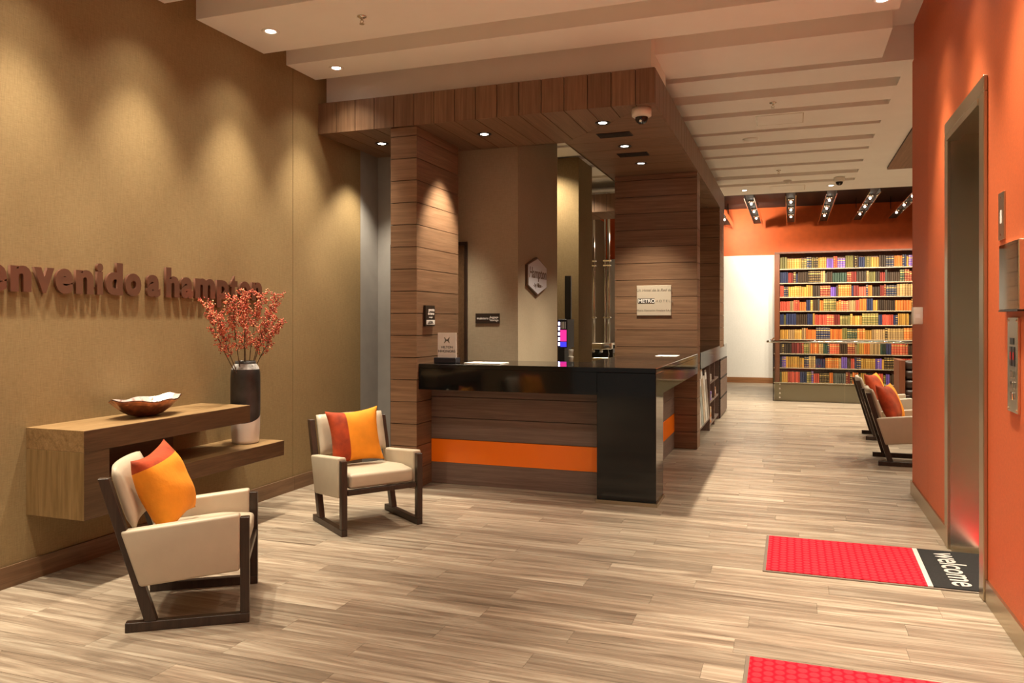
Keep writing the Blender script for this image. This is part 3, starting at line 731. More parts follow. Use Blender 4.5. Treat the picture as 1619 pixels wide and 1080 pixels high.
# ================================================================== copper lettering on the left wall
sgn = empty('wall_lettering', (XL, 4.0, 1.655), 'raised copper letters spelling bienvenido a hampton on the olive wall', 'sign')
LETT = [('b', -128, None), ('i', -80, None), ('e', -18, 19), ('n', 23.7, 57), ('v', 61, 93), ('e', 95, 123), ('n', 127, 155), ('i', 160, 170), ('d', 174, 201), ('o', 205, 230),
        ('a', 239, 260), ('h', 269, 290), ('a', 293, 312), ('m', 315, 346), ('p', 349, 368), ('t', 370, 382), ('o', 384, 402), ('n', 404, 420)]
ref = text_mesh('x', 1.0, 0, 0); xh = max(v.co.y for v in ref.vertices)
for ch, a, b in LETT:
    me = text_mesh(ch, 0.120 / xh, extrude=0.010, offset=0.0125)
    mnx = min(v.co.x for v in me.vertices); mxx = max(v.co.x for v in me.vertices)
    ya = hit(a, 450, 'X', XL + 0.06).y if a > -60 else {-128: 2.62, -80: 2.80}[a]
    sc = 1.0
    if b is not None:
        yb_ = hit(b, 450, 'X', XL + 0.06).y; sc = (yb_ - ya) / (mxx - mnx)
    for v in me.vertices: v.co.x = (v.co.x - mnx) * sc
    me.update()
    o = link('letter_' + ch, me, 'copper', sgn, (0.0155, ya - 4.0, 0)); o.name = 'letter'
    o.rotation_euler = orient(*RU['xplus'])
    # stand-off pin
    bm = bmesh.new(); tube(bm, [(0.0003, 0, 0), (0.005, 0, 0)], 0.006, 8)
    link('standoff_pin', bm_mesh(bm), 'wenge', o.parent, (0, ya - 4.0 + ((mxx - mnx) * sc) * (0.12 if ch != 'v' else 0.5), 0.03))

# ================================================================== signs behind and on the desk
hx = empty('badge_sign', (-2.536, 7.80, 1.945), 'six-sided enamel badge sign reading Hampton by Hilton on the taupe wall', 'sign'); HB = (-2.536, 7.80, 1.945)
hexp = lambda s: [(-0.333 * s, 0.103 - (1 - s) * 0.02), (0, 0.2 * s), (0.333 * s, 0.103 - (1 - s) * 0.02), (0.333 * s, -0.103 + (1 - s) * 0.02), (0, -0.2 * s), (-0.333 * s, -0.103 + (1 - s) * 0.02)]
prism('rim', [(7.80 + p[0], 1.945 + p[1]) for p in hexp(1.0)], 'X', -2.5355, -2.510, 'hexrim', hx, base=HB)
prism('face_plate', [(7.80 + p[0], 1.945 + p[1]) for p in hexp(0.93)], 'X', -2.5098, -2.506, 'hexface', hx, base=HB)
text('script_lettering', 'Hampton', 0.155, (-2.5045, 7.80, 1.925), 'xplus', 'hexrim', hx, base=HB, align='CENTER', offset=0.002, shear=0.12)
text('small_lettering', '- by Hilton -', 0.062, (-2.5045, 7.80, 1.83), 'xplus', 'hexrim', hx, base=HB, align='CENTER', offset=0.001)
pa = empty('luggage_sign', (-2.855, 7.249, 1.50), 'small dark luggage storage sign on the taupe wall', 'sign'); PB = (-2.855, 7.249, 1.50)
box('plate', -2.983, -2.727, 7.237, 7.249, 1.453, 1.552, 'signbrown', pa, base=PB)
text('lettering', 'maletero |', 0.034, (-2.968, 7.236, 1.492), 'front', 'whiteink', pa, base=PB)
text('lettering', 'luggage', 0.030, (-2.825, 7.236, 1.505), 'front', 'whiteink', pa, base=PB)
text('lettering', 'storage', 0.030, (-2.825, 7.236, 1.475), 'front', 'whiteink', pa, base=PB)
ms = empty('manager_sign', (-3.0945, 6.38, 1.52), 'dark manager on duty sign with white name strip on the clad column', 'sign'); MB_ = (-3.0945, 6.38, 1.52)
box('plate', -3.0945, -3.072, 6.285, 6.475, 1.428, 1.617, 'signbrown', ms, base=MB_)
text('lettering', 'gerente', 0.040, (-3.071, 6.34, 1.565), 'xplus', 'whiteink', ms, base=MB_, offset=0.001)
text('lettering', 'de turno', 0.036, (-3.071, 6.33, 1.533), 'xplus', 'whiteink', ms, base=MB_, offset=0.001)
text('lettering', 'manager', 0.022, (-3.071, 6.35, 1.505), 'xplus', 'whiteink', ms, base=MB_)
nm = box('name_strip', -3.0718, -3.0695, 6.30, 6.468, 1.444, 1.486, 'whiteink', ms, base=MB_)
text('name_lettering', 'LAURA.', 0.036, (-3.069, 6.315, 1.452), 'xplus', 'darkink', nm, base=(MB_[0] + nm.location[0], MB_[1] + nm.location[1], MB_[2] + nm.location[2]), offset=0.001)
hs = empty('honors_card', (-2.90, 6.36, 1.101), 'white HHONORS card standing in a dark navy holder on the desk', 'sign'); HSB = (-2.90, 6.36, 1.101)
box('holder', -3.005, -2.790, 6.31, 6.41, 1.1012, 1.150, 'navy', hs, bev=0.003, base=HSB)
box('card', -2.985, -2.805, 6.352, 6.360, 1.1502, 1.372, 'paper', hs, base=HSB)
text('lettering', 'HILTON', 0.032, (-2.895, 6.3505, 1.232), 'front', 'darkink', hs, base=HSB, align='CENTER')
text('lettering', 'HHONORS', 0.034, (-2.895, 6.3505, 1.196), 'front', 'darkink', hs, base=HSB, align='CENTER')
bm = bmesh.new()
for s in (-1, 1):
    for (a, b) in (((-0.008, 0.0), (-0.026, 0.026)), ((0.008, 0.0), (0.026, 0.026)), ((-0.012, 0.0), (0.012, 0.0))):
        p, q = Vector((a[0], 0, a[1] * s)), Vector((b[0], 0, b[1] * s)); d = (q - p).normalized().cross(Vector((0, 1, 0))) * 0.005
        vv = [bm.verts.new(p + d), bm.verts.new(p - d), bm.verts.new(q - d * 0.5), bm.verts.new(q + d * 0.5)]
        f = bm.faces.new(vv)
bmesh.ops.solidify(bm, geom=list(bm.faces), thickness=0.001)
link('gold_emblem', bm_mesh(bm), 'gold', hs, (0.005, -0.0095, 0.204))
mp_ = empty('metal_plaque', (-1.505, 9.119, 1.715), 'brushed metal METRO HOTELS plaque on the timber-clad column', 'plaque'); MPB = (-1.505, 9.119, 1.715)
box('plate', -1.705, -1.305, 9.104, 9.1195, 1.54, 1.89, 'brass', mp_, bev=0.002, base=MPB)
text('lettering', 'Un Hotel de la Red de', 0.045, (-1.505, 9.103, 1.822), 'front', 'greyink', mp_, base=MPB, align='CENTER', shear=0.2)
box('black_block', -1.692, -1.498, 9.1015, 9.1038, 1.682, 1.738, 'darkink', mp_, base=MPB)
text('lettering', 'METRO', 0.060, (-1.688, 9.100, 1.690), 'front', 'whiteink', mp_, base=MPB, offset=0.0012)
text('lettering', 'H O T E L S', 0.040, (-1.485, 9.103, 1.695), 'front', 'greyink', mp_, base=MPB)
text('lettering', 'Metro Operación Hotelera S.A.S', 0.030, (-1.505, 9.103, 1.59), 'front', 'greyink', mp_, base=MPB, align='CENTER')
tag(box('booklet', -2.72, -2.38, 6.33, 6.56, 1.1012, 1.107, 'paper', bev=0.001), 'flat pale booklet lying on the granite desk beside the white card', 'booklet')
tag(box('paper_sheet', -1.36, -1.14, 8.30, 8.60, 1.1012, 1.103, 'paper'), 'white paper sheet on the granite top below the metal plaque', 'paper')

# ================================================================== doormats
def doormat(x0, x1, y0, y1, label, band_):
    base = ((x0 + x1) / 2, (y0 + y1) / 2, 0.0005)
    e = empty('doormat', base, label, 'doormat')
    box('rubber_edge', x0, x1, y0, y1, 0.0005, 0.006, 'matedge', e, bev=0.001, base=base)
    i = 0.018
    if band_:
        s0, s1 = 0.735, 0.762      # slanting stripe between red pile and charcoal band
        prism('red_pile', [(x0 + i, y0 + i), (s0 - 0.02, y0 + i), (s0, y1 - i), (x0 + i, y1 - i)], 'Z', 0.0062, 0.011, 'matred', e, base=base)
        prism('grey_stripe', [(s0 - 0.02, y0 + i), (s1 - 0.02, y0 + i), (s1, y1 - i), (s0, y1 - i)], 'Z', 0.0062, 0.011, 'matgrey', e, base=base)
        prism('charcoal_band', [(s1 - 0.02, y0 + i), (1.10, y0 + i), (1.125, y1 - i), (s1, y1 - i)], 'Z', 0.0062, 0.011, 'matblack', e, base=base)
        prism('grey_stripe', [(1.10, y0 + i), (1.125, y0 + i), (1.15, y1 - i), (1.125, y1 - i)], 'Z', 0.0062, 0.011, 'matgrey', e, base=base)
        prism('red_pile', [(1.125, y0 + i), (x1 - i, y0 + i), (x1 - i, y1 - i), (1.15, y1 - i)], 'Z', 0.0062, 0.011, 'matred', e, base=base)
        t = text('welcome_lettering', 'welcome', 0.205, (0.85, (y0 + y1) / 2 + 0.33, 0.0115), 'mat', 'matgrey', e, base=base, offset=0.002, extrude=0.0006)
        w = max(v.co.x for v in t.data.vertices)
        for v in t.data.vertices: v.co.x *= 0.66 / w
    else:
        prism('red_pile', [(x0 + i, y0 + i), (x1 - i, y0 + i), (x1 - i, y1 - i), (x0 + i, y1 - i)], 'Z', 0.0062, 0.011, 'matred', e, base=base)
doormat(-0.157, 1.262, 4.815, 5.62, 'red dotted doormat with a charcoal welcome band at the lift door', True)
doormat(-0.186, 0.955, 2.72, 3.575, 'plain red dotted doormat without lettering, out on the open floor', False)

# ================================================================== fittings on the right wall
pn = empty('call_panel', (XR, 4.16, 1.27), 'tall brushed steel lift call panel with buttons on the orange wall', 'panel'); PNB = (XR, 4.16, 1.27)
box('plate', XR - 0.012, XR - 0.0005, 4.075, 4.25, 1.056, 1.495, 'steel', pn, bev=0.002, base=PNB)
box('display_window', XR - 0.014, XR - 0.0122, 4.135, 4.20, 1.37, 1.40, 'dkplastic', pn, base=PNB)
for yy_ in (4.12, 4.17):
    box('slot_cover', XR - 0.014, XR - 0.0122, yy_, yy_ + 0.035, 1.27, 1.36, 'dkplastic', pn, base=PNB)
    box('indicator', XR - 0.0155, XR - 0.0142, yy_ + 0.01, yy_ + 0.025, 1.30, 1.335, 'buttonred', pn, base=PNB)
for zz_ in (1.215, 1.165, 1.115):
    box('button', XR - 0.018, XR - 0.0122, 4.14, 4.18, zz_, zz_ + 0.034, 'mirror', pn, bev=0.002, base=PNB)
for yy_ in (4.09, 4.235):
    for zz_ in (1.07, 1.48):
        bm = bmesh.new(); tube(bm, [(0, 0, 0), (-0.003, 0, 0)], 0.005, 8); link('screw', bm_mesh(bm), 'bronze', pn, (-0.0122, yy_ - 4.16, zz_ - 1.27))
li = empty('lift_indicator', (XR, 4.17, 1.68), 'polished mirror-steel lift indicator box on the orange wall', 'indicator')
box('mirror_case', XR - 0.03, XR - 0.0005, 3.98, 4.325, 1.53, 1.842, 'mirror', li, bev=0.003, base=(XR, 4.17, 1.68))
box('lower_lip', XR - 0.034, XR - 0.0005, 3.985, 4.32, 1.522, 1.5295, 'dkplastic', li, base=(XR, 4.17, 1.68))
kp = empty('key_plate', (XR, 4.385, 1.99), 'small bronze key-switch plate with pale window above the lift panel', 'plate'); KPB = (XR, 4.385, 1.99)
box('plate', XR - 0.008, XR - 0.0005, 4.335, 4.44, 1.876, 2.107, 'bronze', kp, bev=0.001, base=KPB)
box('window', XR - 0.0095, XR - 0.0082, 4.372, 4.402, 1.955, 2.02, 'paper', kp, base=KPB)
for zz_ in (1.90, 2.08):
    bm = bmesh.new(); tube(bm, [(0, 0, 0), (-0.003, 0, 0)], 0.006, 10); link('screw', bm_mesh(bm), 'mirror', kp, (-0.0082, 0, zz_ - 1.99))
sb_ = empty('wall_box', (XR, 6.86, 1.52), 'small white wall box near the end of the orange wall', 'wall box')
box('case', XR - 0.07, XR - 0.0005, 6.81, 6.92, 1.45, 1.585, 'cream', sb_, bev=0.006, seg=2, base=(XR, 6.86, 1.52))
box('front_slot', XR - 0.055, XR - 0.02, 6.8088, 6.8098, 1.50, 1.53, 'paper', sb_, base=(XR, 6.86, 1.52))

# ================================================================== lights and ceiling fittings
def make_light(name, parent, loc, power, size, blend, color=LIGHT, target=None, radius=0.05):
    l = bpy.data.lights.new(name, 'SPOT'); l.energy = power; l.spot_size = math.radians(size); l.spot_blend = blend; l.color = color; l.shadow_soft_size = radius
    o = bpy.data.objects.new(name, l); COL.objects.link(o); o.parent = parent; o.location = loc
    if target is not None: o.rotation_euler = (Vector(target)).to_track_quat('-Z', 'Y').to_euler()
    return o
_ring = lathe([(0.040, -0.001), (0.066, -0.001), (0.066, -0.006), (0.060, -0.009), (0.044, -0.006), (0.036, -0.0015)], 28, cap=False)
RING_W = bm_mesh(_ring, True); RING_W.materials.append(M['white'])
RING_D = RING_W.copy(); RING_D.materials.clear(); RING_D.materials.append(M['dkplastic'])
_l = lathe([(0.0, -0.0035), (0.036, -0.0035), (0.036, -0.002), (0.0, -0.002)], 24, cap=False); LENS = bm_mesh(_l); LENS.materials.append(M['lens'])
def downlight(x, y, z, power, label, group, size=110, blend=0.75, dark=False, tgt=None, spill=0.0):
    e = empty('downlight', (x, y, z), label, 'downlight', group)
    link('trim_ring', RING_D if dark else RING_W, None, e); link('lens', LENS, None, e)
    make_light('beam', e, (0, 0, -0.03), power, size, blend, target=tgt)
    if spill: make_light('spill', e, (0, 0, -0.03), power * spill, 106, 1.0)
NTH = ('first', 'second', 'third', 'fourth', 'fifth', 'sixth', 'seventh', 'eighth', 'ninth')
for k, yv in enumerate((5.86, 4.95, 4.02, 3.15, 2.4, 1.4, 0.35, -0.7, -1.9)):
    downlight(-3.725, yv, ZC, P_WALL, 'white recessed downlight beside the olive wall, %s from the timber canopy' % NTH[k], 'downlights beside the olive wall', size=64, blend=1.0, spill=0.10)
for k, yv in enumerate((5.875, 4.95, 4.02, 3.15, 2.4, 1.4, -0.7)):
    downlight(0.59, yv, ZC, P_WALL, 'white recessed downlight along the orange wall, %s counting out from the lounge' % NTH[k], 'downlights along the orange wall', size=64, blend=1.0, spill=0.10)
for xv, yv in ((-2.4, 0.35), (-0.9, 0.35), (-2.4, 2.4), (-0.9, 2.4), (-2.0, 4.02), (-0.6, 4.02)):  # unseen lamps added to light the floor and chairs
    downlight(xv, yv, ZC, P_MID, 'added unseen white downlight in the middle of the entrance ceiling', 'added entrance ceiling downlights', size=125, blend=0.8)
for (xv, yv, sz, pw, tg), n_ in zip(((-3.725, 6.66, 92, 0.4, None), (-2.65, 6.64, 62, 0.75, (-0.34, 0, -1)), (-1.533, 6.605, 84, 1.0, None), (-1.535, 7.56, 84, 1.0, None), (-1.535, 8.445, 84, 0.7, None)),
                        ('between olive wall and clad column', 'next to the lit clad column', 'at the mitred corner', 'between the two black grilles', 'beside the column with the plaque')):
    downlight(xv, yv, ZF0, P_CANOPY * pw, 'black-rimmed downlight under the timber canopy ' + n_, 'canopy downlights', size=sz, blend=0.7, dark=True, tgt=tg)
for xv, yv, n_ in ((-3.1, 9.75, 'in the ceiling behind the taupe office wall'), (-3.2, 11.5, 'in the ceiling behind the olive partition'), (-2.2, 13.6, 'in the ceiling past the canopy')):  # hidden lamps added to brighten the space behind the desk
    downlight(xv, yv, ZC, P_MID * 2.6, 'added unseen white downlight ' + n_, 'added back-of-desk downlights', size=130, blend=0.8)
downlight(-0.738, 13.70, ZC, P_LOUNGE * 1.5, 'recessed downlight at the far ceiling edge, closer to the canopy', 'far ceiling edge downlights', size=120)
downlight(0.616, 13.67, ZC, P_LOUNGE * 1.5, 'recessed downlight at the far ceiling edge, beside the dome camera', 'far ceiling edge downlights', size=120)
for xv, yv, pw in ((1.62, 11.75, 1.2), (1.9, 8.2, 0.55), (1.9, 9.9, 0.8), (3.2, 9.0, 0.6), (3.2, 11.4, 1.2)):
    downlight(xv, yv, ZC - 0.035, P_LOUNGE * pw, 'black-rimmed downlight in the timber soffit of the lounge', 'lounge soffit downlights', size=130, dark=True)

# ceiling grilles in the canopy
for (xv, yv), n_ in zip(((-1.528, 7.07), (-1.53, 7.97)), ('closer to the mitred corner', 'closer to the plaque column')):
    e = empty('air_grille', (xv, yv, ZF0), 'black slotted air grille in the canopy soffit, ' + n_, 'grille', 'canopy air grilles')
    box('frame', -0.155, 0.155, -0.085, 0.085, -0.006, -0.0005, 'dkplastic', e)
    for i in range(6): box('slat', -0.15, 0.15, -0.072 + i * 0.026, -0.060 + i * 0.026, -0.009, -0.0065, 'groove', e)
def dome(x, y, z, label):
    e = empty('dome_camera', (x, y, z), label, 'camera')
    link('housing', bm_mesh(lathe([(0.078, 0.0), (0.080, -0.03), (0.078, -0.062), (0.062, -0.072), (0.0, -0.072)][::-1], 32), True), 'cream', e)
    link('smoked_dome', bm_mesh(lathe([(0.052, -0.0725), (0.050, -0.092), (0.040, -0.112), (0.022, -0.124), (0.0, -0.127)], 28, cap=False), True), 'smoke', e)
    bm = bmesh.new(); tube(bm, [(0, -0.035, -0.105), (0, -0.049, -0.112)], 0.010, 10); link('lens', bm_mesh(bm), 'mirror', e)
dome(-1.135, 6.27, ZF0 - 0.0005, 'white dome camera with smoked bubble under the canopy corner')
dome(0.70, 12.93, ZC - 0.0005, 'white dome camera on the cream ceiling near the lounge')
def sprinkler(x, y, label):
    e = empty('sprinkler', (x, y, ZC), label, 'sprinkler')
    link('escutcheon', bm_mesh(lathe([(0.0, -0.0005), (0.034, -0.0005), (0.036, -0.006), (0.016, -0.016), (0.0, -0.016)], 24, cap=False), True), 'chrome', e)
    bm = bmesh.new(); tube(bm, [(0, 0, -0.016), (0, 0, -0.03)], 0.008, 8)
    for s in (-1, 1): tube(bm, [(0.006 * s, 0, -0.028), (0.014 * s, 0, -0.04), (0.0, 0, -0.055)], 0.0028, 6)
    link('frame_arms', bm_mesh(bm), 'bronze', e)
    link('deflector', bm_mesh(lathe([(0.0, -0.0555), (0.018, -0.0555), (0.018, -0.058), (0.0, -0.058)], 20, cap=False)), 'bronze', e)
sprinkler(-2.92, 4.93, 'sprinkler head in the wide ceiling band beside the olive wall')
sprinkler(-0.171, 8.28, 'sprinkler head next to the ceiling access hatch')
sprinkler(-0.169, 12.03, 'sprinkler head in the far ceiling bands near the lounge')
e = empty('smoke_detector', (-0.05, 12.95, ZC), 'round cream smoke detector on the far ceiling', 'detector')
link('base', bm_mesh(lathe([(0.0, -0.0005), (0.06, -0.0005), (0.06, -0.02), (0.0, -0.02)], 28, cap=False), True), 'cream', e)
link('sensor_head', bm_mesh(lathe([(0.05, -0.0205), (0.045, -0.04), (0.02, -0.055), (0.0, -0.056)], 24, cap=False), True), 'cream', e)
e = empty('ceiling_disc', (-0.458, 9.86, ZC), 'flat round cream cover disc on the ceiling band', 'cover')
link('disc', bm_mesh(lathe([(0.0, -0.0005), (0.085, -0.0005), (0.085, -0.008), (0.075, -0.012), (0.0, -0.012)], 32, cap=False), True), 'cream', e)
link('rim', bm_mesh(lathe([(0.087, -0.0005), (0.094, -0.0005), (0.094, -0.009), (0.087, -0.009)], 32, cap=False), True), 'white', e)
for (x0, x1, y0, y1, n_) in ((-0.36, 0.13, 8.78, 9.22, 'beside the sprinkler'), (-0.33, 0.22, 13.45, 13.95, 'at the far ceiling edge')):
    e = empty('access_hatch', ((x0 + x1) / 2, (y0 + y1) / 2, ZC), 'flush ceiling access hatch with thin bronze trim, ' + n_, 'hatch'); eb = tuple(e.location)
    box('hatch_panel', x0 + 0.012, x1 - 0.012, y0 + 0.012, y1 - 0.012, ZC - 0.003, ZC - 0.0005, 'white', e, base=eb)
    for a, b, c, d_ in ((x0, x0 + 0.010, y0, y1), (x1 - 0.010, x1, y0, y1), (x0 + 0.011, x1 - 0.011, y0, y0 + 0.010), (x0 + 0.011, x1 - 0.011, y1 - 0.010, y1)):
        box('trim_line', a, b, c, d_, ZC - 0.0025, ZC - 0.0005, 'bronze', e, base=eb)  # bronze trim line around the hatch panel

_g = bmesh.new(); bmesh.ops.create_uvsphere(_g, u_segments=14, v_segments=10, radius=0.02); GLOBE = bm_mesh(_g, True); GLOBE.materials.append(M['lens'])
# lounge light troughs with lamps
for i, xv in enumerate((-1.36, -0.70, 0.0, 0.66, 1.34, 2.02, 2.70)):
    e = empty('light_trough', (xv, 16.7, 3.72), 'polished double-fin light trough with round lamps, %s from the timber canopy' % ('first', 'second', 'third', 'fourth', 'fifth', 'sixth', 'seventh')[i], 'ceiling light', 'light troughs over the lounge')
    for s in (-1, 1): box('fin', s * 0.085 - 0.005, s * 0.085 + 0.005, -2.3, 2.3, -0.07, 0.05, 'chrome', e)
    box('top_rail', -0.078, 0.078, -2.3, 2.3, 0.02, 0.049, 'black', e)
    for q, yv in enumerate((-1.4, -0.3, 0.8)):
        lp = link('lamp_holder', bm_mesh(lathe([(0.05, 0.019), (0.052, -0.02), (0.045, -0.02), (0.0, -0.015)], 16, cap=False), True), 'chrome', e, (0, yv, 0))
        link('lamp_globe', GLOBE, None, lp, (0, 0, -0.045))
    pw = P_BACK * (0.35, 0.6, 0.9, 1.0, 1.0, 1.0, 1.0)[i]
    make_light('beam', e, (0, 0.5, -0.12), pw, 82, 0.9, target=(0.0, 1.75, -1.75), radius=0.06)
    make_light('beam', e, (0, -1.5, -0.12), P_BACK * 0.4, 110, 0.9, radius=0.06)
    if i == 0: make_light('beam', e, (0.15, 1.5, -0.12), P_BACK * 0.5, 125, 0.8, target=(0.5, 1.0, 0.02), radius=0.05)
    for yv in (-1.8, 1.8):
        bm = bmesh.new(); tube(bm, [(0, yv, 0.05), (0, yv, 0.439)], 0.008, 6); link('hanger', bm_mesh(bm), 'black', e)

# ================================================================== bookcase and books
bc = empty('bookcase', (1.4, 19.25, 0), 'wall-wide brown bookcase with nine full shelves on the far wall', 'bookcase'); BCB = (1.4, 19.25, 0)
BX0, BX1 = -0.245, 3.6
box('back_board', BX0, BX1, 19.385, 19.415, 0.02, 3.03, 'redwood', bc, base=BCB)
box('side_panel', -0.36, BX0 - 0.001, 19.10, 19.415, 0.001, 3.03, 'redwood', bc, base=BCB)
box('side_panel', BX1 + 0.001, BX1 + 0.1, 19.10, 19.415, 0.001, 3.03, 'redwood', bc, base=BCB)
box('top_board', -0.36, BX1 + 0.1, 19.09, 19.415, 3.031, 3.07, 'redwood', bc, base=BCB)
SHZ = [2.68, 2.352, 2.03, 1.705, 1.382, 1.055, 0.722, 0.395, 0.05]
for z in SHZ:
    s_ = box('shelf', BX0, BX1, 19.12, 19.384, z - 0.028, z, 'redwood', bc, base=BCB)
    box('painted_lit_edge', BX0, BX1, 19.113, 19.1195, z - 0.020, z - 0.002, 'shelfwood', s_, base=(BCB[0] + s_.location[0], BCB[1] + s_.location[1], BCB[2] + s_.location[2]))  # pale strip paints in the light along the shelf edge
box('plinth', BX0, BX1, 19.15, 19.384, 0.001, 0.021, 'redwood', bc, base=BCB)
BCOL = {'orange': (0.62, 0.16, 0.03), 'coral red': (0.62, 0.09, 0.05), 'deep red': (0.22, 0.03, 0.02), 'olive green': (0.17, 0.14, 0.04), 'mustard': (0.50, 0.25, 0.045), 'tan': (0.40, 0.24, 0.10),
        'dark brown': (0.05, 0.028, 0.015), 'navy blue': (0.025, 0.03, 0.075), 'violet': (0.16, 0.08, 0.36), 'dark green': (0.03, 0.055, 0.035), 'grey': (0.12, 0.11, 0.085)}
def book_mat(nm, c, gilt, island=False):
    m, nt, b = nodes('book_' + nm.replace(' ', '_') + ('_gilt' if gilt else '')); N = nt.nodes; L = nt.links
    b.inputs['Base Color'].default_value = (*c, 1); b.inputs['Roughness'].default_value = 0.5
    rnd = N.new('ShaderNodeNewGeometry').outputs['Random Per Island'] if island else N.new('ShaderNodeObjectInfo').outputs['Random']
    mr = N.new('ShaderNodeMapRange'); mr.inputs[3].default_value = 0.6; mr.inputs[4].default_value = 1.3; L.new(rnd, mr.inputs[0])
    sc_ = N.new('ShaderNodeVectorMath'); sc_.operation = 'SCALE'; sc_.inputs[0].default_value = c; L.new(mr.outputs[0], sc_.inputs['Scale']); L.new(sc_.outputs[0], b.inputs['Base Color'])
    if gilt:
        tc = N.new('ShaderNodeTexCoord'); sp = N.new('ShaderNodeSeparateXYZ'); L.new(tc.outputs['Generated'], sp.inputs[0])
        r = N.new('ShaderNodeValToRGB'); r.color_ramp.interpolation = 'CONSTANT'; el = r.color_ramp.elements
        gld = (0.62, 0.40, 0.12, 1); cc = (*c, 1)
        el[0].position = 0; el[0].color = cc; el[1].position = 0.08; el[1].color = gld
        for p, k_ in ((0.11, cc), (0.30, gld), (0.33, cc), (0.52, gld), (0.55, cc), (0.70, gld), (0.80, cc), (0.91, gld), (0.94, cc)):
            q = el.new(p); q.color = k_
        L.new(sp.outputs[2], r.inputs[0]); L.new(r.outputs[0], sc_.inputs[0])
    return m
bm = bmesh.new()   # unit book: width 1 (x), depth 1 (y, spine at y=0), height 1, rounded spine
pf = [(-0.5, 1.0), (-0.5, 0.08), (-0.36, 0.025), (0, 0.0), (0.36, 0.025), (0.5, 0.08), (0.5, 1.0)]
A = [bm.verts.new((p[0], p[1], 0)) for p in pf]; B = [bm.verts.new((p[0], p[1], 1)) for p in pf]
bm.faces.new(A); bm.faces.new(list(reversed(B)))
for i in range(7): bm.faces.new((A[i], B[i], B[(i + 1) % 7], A[(i + 1) % 7]))
bmesh.ops.recalc_face_normals(bm, faces=bm.faces); unit_book = bm_mesh(bm)
BMESH = {}
for nm in BCOL:
    for gilt in (0, 1):
        me = unit_book.copy(); me.materials.clear(); me.materials.append(book_mat(nm, BCOL[nm], gilt)); BMESH[nm, gilt] = me
ROWP = [['olive green', 'mustard', 'olive green', 'navy blue', 'olive green', 'dark brown', 'mustard', 'violet', 'coral red', 'violet', 'olive green', 'dark brown', 'olive green'],
        ['deep red', 'deep red', 'dark brown', 'tan', 'olive green', 'dark brown', 'tan', 'grey', 'dark brown', 'dark green'],
        ['coral red', 'navy blue', 'mustard', 'dark brown', 'tan', 'mustard', 'dark brown', 'tan', 'violet', 'dark brown', 'orange', 'navy blue', 'mustard'],
        ['coral red', 'tan', 'coral red', 'orange', 'violet', 'mustard', 'dark brown', 'grey', 'orange', 'olive green', 'orange', 'dark brown'],
        ['mustard', 'olive green', 'navy blue', 'coral red', 'navy blue', 'mustard', 'orange', 'tan', 'deep red', 'olive green', 'mustard'],
        ['mustard', 'tan', 'dark brown', 'tan', 'mustard', 'orange', 'navy blue', 'orange', 'olive green', 'dark green', 'mustard'],
        ['coral red', 'dark brown', 'deep red', 'tan', 'olive green', 'tan', 'orange', 'tan', 'dark green', 'navy blue'],
        ['orange', 'violet', 'mustard', 'tan', 'navy blue', 'tan', 'mustard', 'orange', 'tan', 'violet', 'dark brown', 'coral red', 'navy blue'],
        ['olive green', 'mustard', 'coral red', 'coral red', 'olive green', 'violet', 'orange', 'dark brown', 'orange', 'grey', 'orange', 'dark brown', 'orange']]
random.seed(5)
ORD = ['top', 'second', 'third', 'fourth', 'fifth', 'sixth', 'seventh', 'eighth', 'lowest']
books = []
for r_, z in enumerate(SHZ):
    x = BX0 + 0.006; p = 0
    gapz = (3.03 if r_ == 0 else SHZ[r_ - 1] - 0.028) - z
    while x < BX1 - 0.08:
        nm = ROWP[r_][p % len(ROWP[r_])] if random.random() < 0.7 else random.choice(('mustard', 'orange', 'orange', 'coral red', 'dark brown', 'dark brown', 'deep red', 'navy blue')); p += 1
        n = random.choice((1, 1, 2, 2, 3, 3, 4, 6)); w = random.uniform(0.033, 0.052); h = min(gapz - 0.03, random.uniform(0.205, 0.272)); gilt = int(random.random() < 0.55)
        for k_ in range(n):
            ww = w * random.uniform(0.92, 1.08); hh = h * random.uniform(0.985, 1.01)
            if x + ww > BX1 - 0.01: break
            books.append((x + ww / 2, z, ww, hh, nm, gilt, r_)); x += ww + 0.003
def bk_vis(b):
    q = Vector((b[0], 19.13, b[1])) - Vector((0, 0, EYE)); px = 809.5 + F_PX * q.dot(_r) / q.dot(_f); return px < 1445
vis_b = sorted([b for b in books if bk_vis(b)], key=lambda b: -b[2] * b[3]); solo = set(vis_b[:300])
st_v = {}
for b in books:
    x, z, ww, hh, nm, gilt, r_ = b; dep = 0.20
    if b in solo:
        o = link('book', BMESH[nm, gilt], None, None, (x, 19.135, z + 0.0005)); o.scale = (ww, dep, hh)
        tag(o, '%s book %s on the %s shelf of the far bookcase' % (nm, 'with gilt bands' if gilt else 'with plain spine', ORD[r_]), 'book', '%s %s books, %s shelf' % (nm, 'gilt' if gilt else 'plain', ORD[r_]))
    else: st_v.setdefault((nm, gilt), []).append(b)
mats = list(st_v); vts, fcs, mi = [], [], []
for k_, key in enumerate(mats):
    for (x, z, ww, hh, nm, gilt, r_) in st_v[key]:
        o_ = len(vts)
        for v in unit_book.vertices: vts.append((x + v.co.x * ww, 19.135 + v.co.y * 0.20, z + 0.0005 + v.co.z * hh))
        for p in unit_book.polygons: fcs.append([o_ + i for i in p.vertices]); mi.append(k_)
me = bpy.data.meshes.new('books'); me.from_pydata(vts, [], fcs); me.update()
for key in mats: me.materials.append(book_mat(key[0] + ' far', BCOL[key[0]], 0, True))
for p, k_ in zip(me.polygons, mi): p.material_index = k_
tag(link('slim_books', me, None), 'slimmer mixed books filling the gaps on the far bookcase', 'books', kind='stuff')

